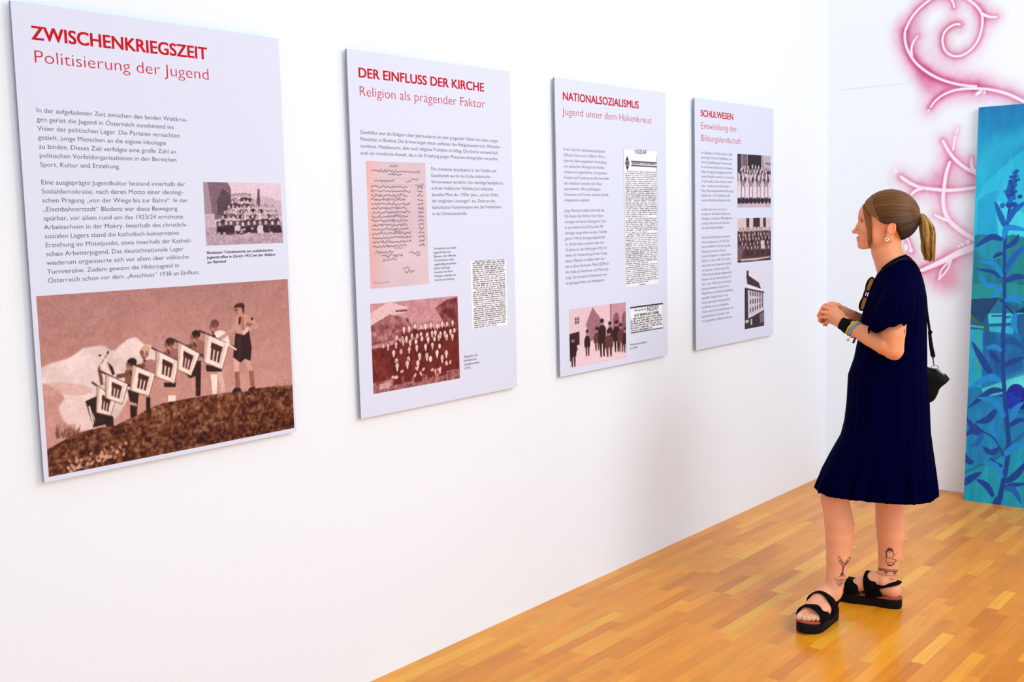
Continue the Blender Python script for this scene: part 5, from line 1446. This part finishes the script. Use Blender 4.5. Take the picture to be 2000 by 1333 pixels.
# ---- hair
def build_hair():
    c = at(1737, 424, 0); r = np.array([.1055, .0825, .0985])
    side = [(1682.5, 397), (1690, 386), (1714, 370), (1740, 364), (1780, 372), (1800, 410), (1795, 446), (1783, 458), (1768, 470), (1759, 470.5), (1754.5, 456), (1749.5, 446), (1744, 436), (1735, 438), (1726, 438), (1715.5, 431), (1707, 418), (1699, 408), (1690, 402)]
    SP = np.array([at(*q, -.05)[[0, 2]] for q in side])
    H = Field(c - r - .02, c + r + .02, .003)
    X, Y, Z = np.meshgrid(*H.ax, indexing='ij')
    k0 = np.sqrt(((X - c[0]) / r[0]) ** 2 + ((Y - c[1]) / r[1]) ** 2 + ((Z - c[2]) / r[2]) ** 2); k1 = np.sqrt(((X - c[0]) / r[0] ** 2) ** 2 + ((Y - c[1]) / r[1] ** 2) ** 2 + ((Z - c[2]) / r[2] ** 2) ** 2) + 1e-9
    D = k0 * (k0 - 1) / k1
    xx, zz = X[:, 0, :], Z[:, 0, :]
    d2 = np.full(xx.shape, 1e9); ins = np.zeros(xx.shape, bool)
    for a in range(len(SP)):
        p0, p1 = SP[a], SP[(a + 1) % len(SP)]; e = p1 - p0
        t = np.clip(((xx - p0[0]) * e[0] + (zz - p0[1]) * e[1]) / (e @ e), 0, 1)
        d2 = np.minimum(d2, np.hypot(xx - p0[0] - t * e[0], zz - p0[1] - t * e[1]))
        if p0[1] != p1[1]: ins ^= ((p0[1] > zz) != (p1[1] > zz)) & (xx < e[0] * (zz - p0[1]) / (p1[1] - p0[1]) + p0[0])
    pd = np.where(ins, -d2, d2)[:, None, :]
    k = .012; h = np.maximum(k - np.abs(D - pd), 0) / k
    H.f = (np.maximum(D, pd) + h * h * k * .25).astype(np.float32)
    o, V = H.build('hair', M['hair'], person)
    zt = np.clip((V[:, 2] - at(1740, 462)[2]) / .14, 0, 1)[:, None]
    set_point_colors(o.data, s2l((74, 38, 18)) * (1 - zt) + s2l((118, 76, 34)) * zt)  # darker low down: its own deeper brown plus shade put into the colour
    # locks combed back to the tie
    rg = np.random.default_rng(11)
    tie = at(1791, 420, 0)
    mb = MB(); cols = []

    def lock(pts, rad, col, n=6):
        b = len(mb.v); mb.tube(pts, rad, n)
        cols.extend([col] * (len(mb.v) - b))
    hl = np.array([(1683.5, 398), (1688, 391), (1697, 385.5), (1707, 380.5), (1690, 403), (1699, 409), (1707, 419), (1716, 431), (1726, 437), (1735, 437), (1744, 437), (1750, 447), (1755, 457), (1760, 469), (1768, 467), (1776, 459)])
    E = (tie - c) / r; E /= np.linalg.norm(E)
    starts = []
    for s_ in (-1, 1):
        for i in range(620):
            w = rg.random()
            if w < .3:
                t = rg.random(); q = hl[0] * (1 - t) + hl[3] * t
                if t > .0: q = spline(hl[:4], 50)[int(t * 49)]
            else:
                L = spline(np.vstack([hl[0], hl[4:]]), 200); q = L[int(rg.random() * 199)]
            if rg.random() < .45: q = q + (np.array([1737, 424]) - q) * rg.random() * .6
            p = at(q[0], q[1], -.04); d = (p - c) / r
            yy_ = 1 - d[0] ** 2 - d[2] ** 2
            d[1] = s_ * math.sqrt(max(yy_, 0.0)) if w >= .3 else s_ * math.sqrt(max(yy_, .0004)) * 1.0
            if w < .3: d = np.array([d[0], s_ * rg.random() * .5, d[2]])
            d /= np.linalg.norm(d)
            starts.append((d, q))
    for d, q in starts:
        om = math.acos(np.clip(d @ E, -1, 1))
        if om < .12: continue
        tt = np.linspace(0, .97, 12)
        arc = np.array([(math.sin((1 - t) * om) * d + math.sin(t * om) * E) / math.sin(om) for t in tt])
        lift = .990 + .010 * np.minimum(tt * 5, 1) + .010 * np.sin(tt * math.pi) * (.4 + rg.random()) + .006 * rg.random()
        sag = -.03 * np.sin(tt * math.pi) * (1 if q[1] < 425 else -.3)
        arc[:, 2] += sag * .5
        arc /= np.linalg.norm(arc, axis=1, keepdims=True)
        pts = c + arc * lift[:, None] * r
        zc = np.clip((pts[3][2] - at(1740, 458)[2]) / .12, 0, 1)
        col = s2l((46, 20, 8)) * (1 - zc) + s2l((122, 74, 20)) * zc  # lower locks darker, partly their own tone, partly painted shade
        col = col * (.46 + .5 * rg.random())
        lock(pts, np.interp(tt, [0, .15, .97], [.0004, .0015, .0024]) * (.6 + .7 * rg.random()), col, 5)
    # strand that hangs from the parting beside her eye
    for i in range(90):
        o_ = rg.random(); w = rg.normal() * .7; e_ = rg.random()
        p = spline([at(1688 + 14 * o_, 400 - 9 * o_, -.022 - .016 * o_), at(1685.5 + 14 * o_, 401 - 5 * o_, -.040 - .014 * o_), at(1686 + 13 * o_, 411, -.050 - .010 * o_), at(1689.5 + 12.5 * o_ + w, 430, -.057 - .007 * o_), at(1694.5 + 8 * o_ + w, 450, -.059 - .004 * o_), at(1696.5 + 6 * o_ + w * 2, 464 + 22 * e_, -.056)], 16)
        lock(p, np.array([.0010] * 3 + [.0010] * 9 + [.0009, .0007, .0005, .0003]), s2l((140, 78, 30)) * (.7 + .5 * rg.random()), 4)
    for i in range(60):
        t = rg.random()
        p = spline([at(1695 + 13 * t, 391 - 5 * t, -.02 - .008 * t), at(1691 + 14 * t, 393 - 2 * t, -.041 - .008 * t), at(1690 + 15.5 * t, 402 + 3 * t, -.055 - .008 * t), at(1697 + 16 * t, 415 + 6 * t, -.068 - .006 * t), at(1708 + 14 * t, 424 + 8 * t, -.0765)], 10)
        lock(p, .0014, s2l((120, 76, 28)) * (.6 + .5 * rg.random()), 5)
    m = len(mb.v)
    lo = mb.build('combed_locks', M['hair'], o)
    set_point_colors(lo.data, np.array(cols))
    # pony tail
    mb = MB(); cols = []
    for i in range(190):
        a = rg.random() * 6.283; q = math.sqrt(rg.random())
        ox, oy = q * math.cos(a), q * math.sin(a)
        ln = 1 - .2 * rg.random() ** 2 - (.12 * max(0, -ox) if ox < 0 else 0)
        path = [at(1791 + 1.5 * ox, 419 + 3 * oy * 0 + 3 * ox, .008 * oy), at(1800 + 5 * ox, 421 + 6 * q * abs(ox) * (1 if ox < 0 else -.2), .016 * oy), at(1809 + 12.5 * ox, 437 + 5 * abs(ox), .026 * oy), at(1811.5 + 14.5 * ox, 460, .030 * oy), at(1812 + 12.5 * ox, 485, .026 * oy), at(1814 + 9.5 * ox, 470 + 40 * ln, .018 * oy)]
        p = spline(path, 18); p[6:] += (np.cumsum(rg.normal(size=(12, 3)), 0)) * .0011
        rad = np.interp(np.linspace(0, 1, 18), [0, .2, .7, 1], [.0016, .0026, .0024, .0004]) * (.7 + .7 * rg.random())
        b = len(mb.v); mb.tube(p, rad, 5)
        lum = .6 + .62 * rg.random()
        col = s2l((164, 122, 50)) * lum
        if rg.random() < .3: col = s2l((116, 74, 30)) * lum
        cols.extend([col] * (len(mb.v) - b))
    pt = mb.build('ponytail', M['hair'], o); set_point_colors(pt.data, np.array(cols))
    mb = MB()
    a = np.linspace(0, 2 * math.pi, 20, endpoint=False)
    ax = np.array([.93, 0, -.1]); e1 = np.array([0, 1, 0.]); e2 = np.cross(ax, e1); e2 /= np.linalg.norm(e2)
    mb.tube([at(1793, 420, 0) + .0125 * (e1 * math.cos(t) + e2 * math.sin(t)) for t in a], .0042, 8, loop=True)
    mb.build('hair_tie', M['black_suede'], o)
    return o


build_hair()


# ---- earring
mb = MB()
a = np.linspace(0, 2 * math.pi, 20, endpoint=False)
ec = at(1732, 468, -.078)
mb.tube([ec + np.array([.0052 * math.cos(t), .002 * math.cos(t), .0060 * math.sin(t)]) for t in a], .0026, 8, loop=True)
mb.build('hoop_earring', M['silver'], person)


# ---- wrist watch and bands
def ring_pts(c, ax, r1, r2, n=28, up=(0, 0, 1)):
    ax = np.asarray(ax, float); ax /= np.linalg.norm(ax)
    e1 = np.asarray(up, float) - ax * (np.asarray(up) @ ax); e1 /= np.linalg.norm(e1); e2 = np.cross(ax, e1)
    return np.array([c + r1 * e1 * math.cos(t) + r2 * e2 * math.sin(t) for t in np.linspace(0, 2 * math.pi, n, endpoint=False)]), ax, e1, e2


fa, fb = at(1700, 658, -.165), at(1655, 637, -.100)
axis = (fb - fa) / np.linalg.norm(fb - fa)


def arm_at(t): return fa + (fb - fa) * t


def band(name, t, r, wd, th, m, tiltup=(0, 0, 1), parent=None, skew=0.0):
    ax = axis + np.array([0, 0, skew]); ax /= np.linalg.norm(ax)
    P_, ax, e1, e2 = ring_pts(arm_at(t), ax, r, r)
    mb = MB(); R = []
    for p_ in P_:
        d = (p_ - arm_at(t)) / r
        R.append([p_ + ax * wd / 2 - d * th * .4, p_ + ax * wd / 2 + d * th * .6, p_ - ax * wd / 2 + d * th * .6, p_ - ax * wd / 2 - d * th * .4])
    mb.rings(R, loop=True)
    return mb.build(name, m, parent or person)


watch = empty('wristwatch_holder')
bpy.data.objects.remove(watch)
w_strap = band('wristwatch', .93, .0275, .020, .003, M['black_rubber'])
out = np.array([0, -1.0, 0.1]); out -= axis * (out @ axis); out /= np.linalg.norm(out); side_ = np.cross(axis, out)
wc = arm_at(.945) + out * .030
mb = MB(); R = []
for z, k in ((-.005, .9), (-.0045, 1.0), (.004, 1.0), (.0052, .97), (.006, .88)):
    R.append([(math.copysign(abs(math.cos(t)) ** .45, math.cos(t)) * .0195 * k, math.copysign(abs(math.sin(t)) ** .45, math.sin(t)) * .0235 * k, z) for t in np.linspace(0, 2 * math.pi, 40, endpoint=False)])
mb.rings(R)
o_case = mb.build('watch_case', M['black_plastic'], None); me = o_case.data; bpy.data.objects.remove(o_case)
o = bpy.data.objects.new('watch_case', me); COL.objects.link(o); o.parent = w_strap
o.matrix_local = Matrix(((axis[0], side_[0], out[0], wc[0]), (axis[1], side_[1], out[1], wc[1]), (axis[2], side_[2], out[2], wc[2]), (0, 0, 0, 1)))
yb = band('friendship_bracelet', .74, .0305, .0075, .004, M['yellow_band'], skew=.35)
bb = band('fabric_wristband', .62, .0315, .010, .003, M['blue_band'], skew=.3)
mb = MB()
mb.tube(spline([at(1664, 653, -.146), at(1661, 659, -.148), at(1657, 663, -.148)], 8), .0012, 6); mb.tube([at(1657.5, 662, -.148), at(1656, 665, -.148), at(1654.5, 666.5, -.148)], [.003, .0052, .0035], 8)
mb.build('tassel', M['yellow_band'], yb)
mb = MB(); mb.tube([at(1671, 657, -.15), at(1669, 664, -.152), at(1666, 671, -.152)], [.0035, .0045, .004], 8, flat=((0, 1, 0), .5))
mb.build('band_end', M['violet_band'], bb)
# dark strap on the far wrist
ga, gb = at(1690, 638, .095), at(1662, 620, .030)
mb = MB()
mb.tube([ga * .25 + gb * .75, ga * .0 + gb * 1.0], [.0305, .0285], 20); mb.build('wrist_strap', M['olive_band'], person)
mb = MB(); mb.tube([ga * .75 + gb * .25, ga * .3 + gb * .7], [.034, .0315], 20); mb.build('wrist_strap', M['olive_band'], person)


# ---- sandals
def sandal(F, side):
    root_z = 0
    def outline(a):                   # half widths along the sole: medial, lateral
        m = np.interp(a, [-.012, .0, .03, .08, .13, .18, .215, .238, .247], [.012, .024, .033, .031, .036, .046, .043, .028, .008])
        l = np.interp(a, [-.012, .0, .03, .08, .13, .18, .205, .232, .247], [.012, .024, .034, .038, .043, .046, .040, .022, .004])
        return m, l
    A_ = np.concatenate([[-.013], np.linspace(-.010, .236, 30), [.2445, .248]])
    top = [F.p(a, outline(a)[0], 0) for a in A_] + [F.p(a, -outline(a)[1], 0) for a in A_[::-1]]
    top = np.array(top); n = len(top); cen = top.mean(0)

    def lift(P_): # toe end springs up a little
        a = np.array([(p_ - F.h) @ F.d for p_ in P_]); return .010 * np.clip((a - .19) / .06, 0, 1) ** 2

    def layer(z0, z1, grow, m, name, parent, grooves=False):
        mb = MB(); R = []
        zs = np.linspace(z0, z1, 9 if grooves else 3)
        for i, z in enumerate(zs):
            g = grow - (.0018 if grooves and i % 2 == 1 else 0) - (.002 if i in (0, len(zs) - 1) else 0)
            d = top - cen; d = d / np.linalg.norm(d, axis=1, keepdims=True)
            q = top + d * g; q[:, 2] = z + lift(top) * (1 if z < .001 else 1)
            R.append(list(q))
        mb.rings(R)
        return mb.build(name, m, parent)
    s = layer(.0005, .037, .002, M['black_rubber'], 'sandal', person, True)
    s['label'] = side
    layer(.037, .044, .0035, M['tan_leather'], 'footbed', s)

    def strap(path, width, name, th=.0038):
        """path: (along, medial, z) points over the foot"""
        Q = spline([F.p(*q) for q in path], 26)
        T = np.gradient(Q, axis=0); T /= np.linalg.norm(T, axis=1, keepdims=True)
        mid = F.p(path[0][0], 0, .05)
        mb = MB(); R = []
        W_ = np.broadcast_to(width, 26) if not np.isscalar(width) else np.full(26, width)
        for i in range(26):
            o_ = Q[i] - F.p((Q[i] - F.h) @ F.d, 0, .045); o_ -= T[i] * (o_ @ T[i]); o_ /= np.linalg.norm(o_) + 1e-9
            w = np.cross(T[i], o_); w /= np.linalg.norm(w)
            R.append([Q[i] + w * W_[i] / 2, Q[i] + w * W_[i] * .46 + o_ * th, Q[i] - w * W_[i] * .46 + o_ * th, Q[i] - w * W_[i] / 2, Q[i] - w * W_[i] * .46 - o_ * .001, Q[i] + w * W_[i] * .46 - o_ * .001])
        mb.rings(R)
        return mb.build(name, M['black_suede'], s)
    strap([(.165, .049, .040), (.168, .050, .058), (.172, .036, .081), (.172, .012, .0895), (.170, -.016, .086), (.166, -.042, .068), (.162, -.049, .040)], np.interp(np.linspace(0, 1, 26), [0, .5, 1], [.064, .044, .072]), 'toe_strap')
    strap([(.080, .036, .040), (.088, .044, .065), (.100, .039, .100), (.106, .012, .125), (.102, -.016, .121), (.092, -.041, .090), (.084, -.046, .060), (.078, -.043, .040)], np.interp(np.linspace(0, 1, 26), [0, .25, .5, .75, 1], [.070, .050, .036, .050, .070]), 'instep_strap')
    strap([(.085, .041, .078), (.05, .037, .090), (.022, .030, .098), (.002, .014, .101), (-.002, 0, .102), (.002, -.014, .101), (.022, -.031, .096), (.05, -.039, .086), (.085, -.043, .074)], .024, 'heel_strap')
    return s


sandal(FN, 'black platform sandal on the front foot, toes showing')
sandal(FF, 'black platform sandal on the rear foot')


# ---------------------------------------------------------------- sunglasses hung on the neckline
def build_sunglasses():
    top, bot = at(1704.5, 541, -.035), at(1681.5, 608, -.035)
    ax = (bot - top); Lg = np.linalg.norm(ax); ax /= Lg
    al = math.radians(55)
    e = np.array([math.cos(al), math.sin(al), 0.0]); e -= ax * (e @ ax); e /= np.linalg.norm(e)   # lens height direction
    nrm = np.cross(ax, e)
    root = empty('sunglasses', tuple(BODY_O), -FACE)
    tag(root, 'dark rimmed sunglasses with brown lenses hanging from the navy dress neckline', 'sunglasses')

    def pt(a, b, n=0): return top + ax * a + e * b + nrm * n
    for c in (.030, Lg - .030):
        P_ = []
        for t in np.linspace(0, 2 * math.pi, 36, endpoint=False):
            ca, sa = math.cos(t), math.sin(t)
            k = 1 / (abs(ca) ** 2.15 + abs(sa) ** 2.15) ** (1 / 2.15)
            P_.append((c + .0265 * ca * k, .0225 * sa * k))
        mb = MB(); mb.tube([pt(*q, .004 * (q[1] / .0225) ** 2 * 0) for q in P_], .0027, 8, loop=True)
        rim = mb.build('rim', M['black_plastic'], root)
        mb = MB(); mb.add([pt(a_, b_, .0008) for a_, b_ in P_] + [pt(a_, b_, -.0008) for a_, b_ in P_], [tuple(range(36)), tuple(range(71, 35, -1))] + [(i, 36 + i, 36 + (i + 1) % 36, (i + 1) % 36) for i in range(36)])
        mb.build('lens', M['lens'], root, False)
    mb = MB(); mb.tube(spline([pt(.056, -.008), pt(Lg / 2, -.011, -.002), pt(Lg - .056, -.008)], 8), .0026, 8); mb.tube(spline([pt(.058, .004), pt(Lg / 2, .002, -.002), pt(Lg - .058, .004)], 8), .0022, 8)
    mb.build('bridge', M['black_plastic'], root)
    for c, s_ in ((.002, 1), (Lg - .002, -1)):
        mb = MB(); far = Lg - c
        mb.tube(spline([pt(c, .0, 0), pt(c + .004 * s_, .006, -.010), pt(c + .012 * s_, .010, -.016), pt(c + .07 * s_, .012, -.020), pt(c + .125 * s_, .014, -.017)], 16), .0022, 8)
        mb.build('temple', M['black_plastic'], root)
    mb = MB(); mb.box((0, 0, 0), (.001, .001, .001))
    return root


build_sunglasses()


# ---------------------------------------------------------------- handbag
def build_bag():
    root = empty('handbag', tuple(BODY_O), -FACE)
    tag(root, 'small black crossbody bag hanging at the back of the navy dress', 'handbag')
    yb = .05
    outl = [(1806, 714), (1818, 720), (1830, 721), (1841, 729.5), (1852.5, 741), (1849, 747), (1836, 758), (1830.5, 771), (1823.5, 782), (1813, 786.5), (1800, 784), (1796, 760), (1798, 728)]
    Q = np.array([at(*q, yb) for q in outl])
    Q = spline(np.vstack([Q, Q[:1]]), 60)[:-1]
    c = Q.mean(0)
    mb = MB(); R = []
    for y, k in ((-.036, .55), (-.034, .76), (-.026, .92), (-.012, .995), (.0, 1.0), (.012, .995), (.026, .92), (.034, .76), (.036, .55)):
        R.append([c + (q - c) * k + np.array([0, y, 0]) for q in Q])
    mb.rings(R)
    mb.build('bag_body', M['black_leather'], root)
    mb = MB(); mb.tube(spline([at(1812, 719, yb - .012), at(1828, 722.5, yb - .018), at(1840, 731, yb - .018), at(1850, 741, yb - .008)], 14), .0024, 8)
    mb.build('zip', M['steel'], root)
    mb = MB(); mb.tube([at(1843, 732, yb), at(1848, 738, yb), at(1853, 743, yb)], [.006, .0075, .005], 8, flat=((0, 1, 0), .6)); mb.build('zip_pull', M['black_leather'], root)
    rc = at(1825.5, 718.5, yb)
    a = np.linspace(0, 2 * math.pi, 24, endpoint=False)
    mb = MB(); mb.tube([rc + np.array([.0135 * math.cos(t), .006 * math.cos(t), .0075 * math.sin(t)]) for t in a], .0014, 8, loop=True)
    mb.build('ring', M['steel'], root)
    mb = MB(); mb.tube(spline([at(1824.5, 714.5, yb), at(1823.5, 708, yb), at(1822.5, 702, yb), at(1821.5, 697, yb)], 10), [.0014, .0026, .0018, .003, .0032, .002, .003, .0036, .0036, .003], 8)
    mb.build('clasp', M['steel'], root)
    mb = MB(); mb.tube(spline([at(1821.5, 698, yb), at(1822, 694, yb), at(1819, 678, yb - .002), at(1816.5, 658, yb - .004), at(1816, 648, yb - .005)], 14), np.interp(np.linspace(0, 1, 14), [0, .1, .25, .8, 1], [.006, .0085, .0088, .0062, .0075]), 10, flat=((0, 1, 0), .55))
    mb.build('strap_end', M['black_leather'], root)
    path = [at(1816, 648, yb - .005), at(1812.5, 625, .04), at(1809.5, 604, .025), at(1807.5, 580, .0), at(1802, 552, -.025), at(1793, 526, -.05), at(1780, 509, -.068), at(1765, 506, -.085), at(1748, 512, -.098), at(1731, 523, -.094), at(1718, 534, -.060), at(1711, 545, .0), at(1704, 562, .05), at(1694, 592, .09), at(1688, 625, .12), at(1690, 665, .135), at(1715, 695, .178), at(1750, 712, .185), at(1785, 722, .15), at(1806, 726, yb + .03)]
    S = spline(path, 90)
    mb = MB(); mb.tube(S, .0052, 10, flat=((0, 1, 0), .4)); mb.build('shoulder_strap', M['black_leather'], root)
    mb = MB(); mb.tube(spline([at(1816.5, 652, yb - .004), at(1817.5, 646, yb - .004)], 4), [.006, .0078, .0078, .005], 10); mb.build('slider', M['black_plastic'], root)


build_bag()
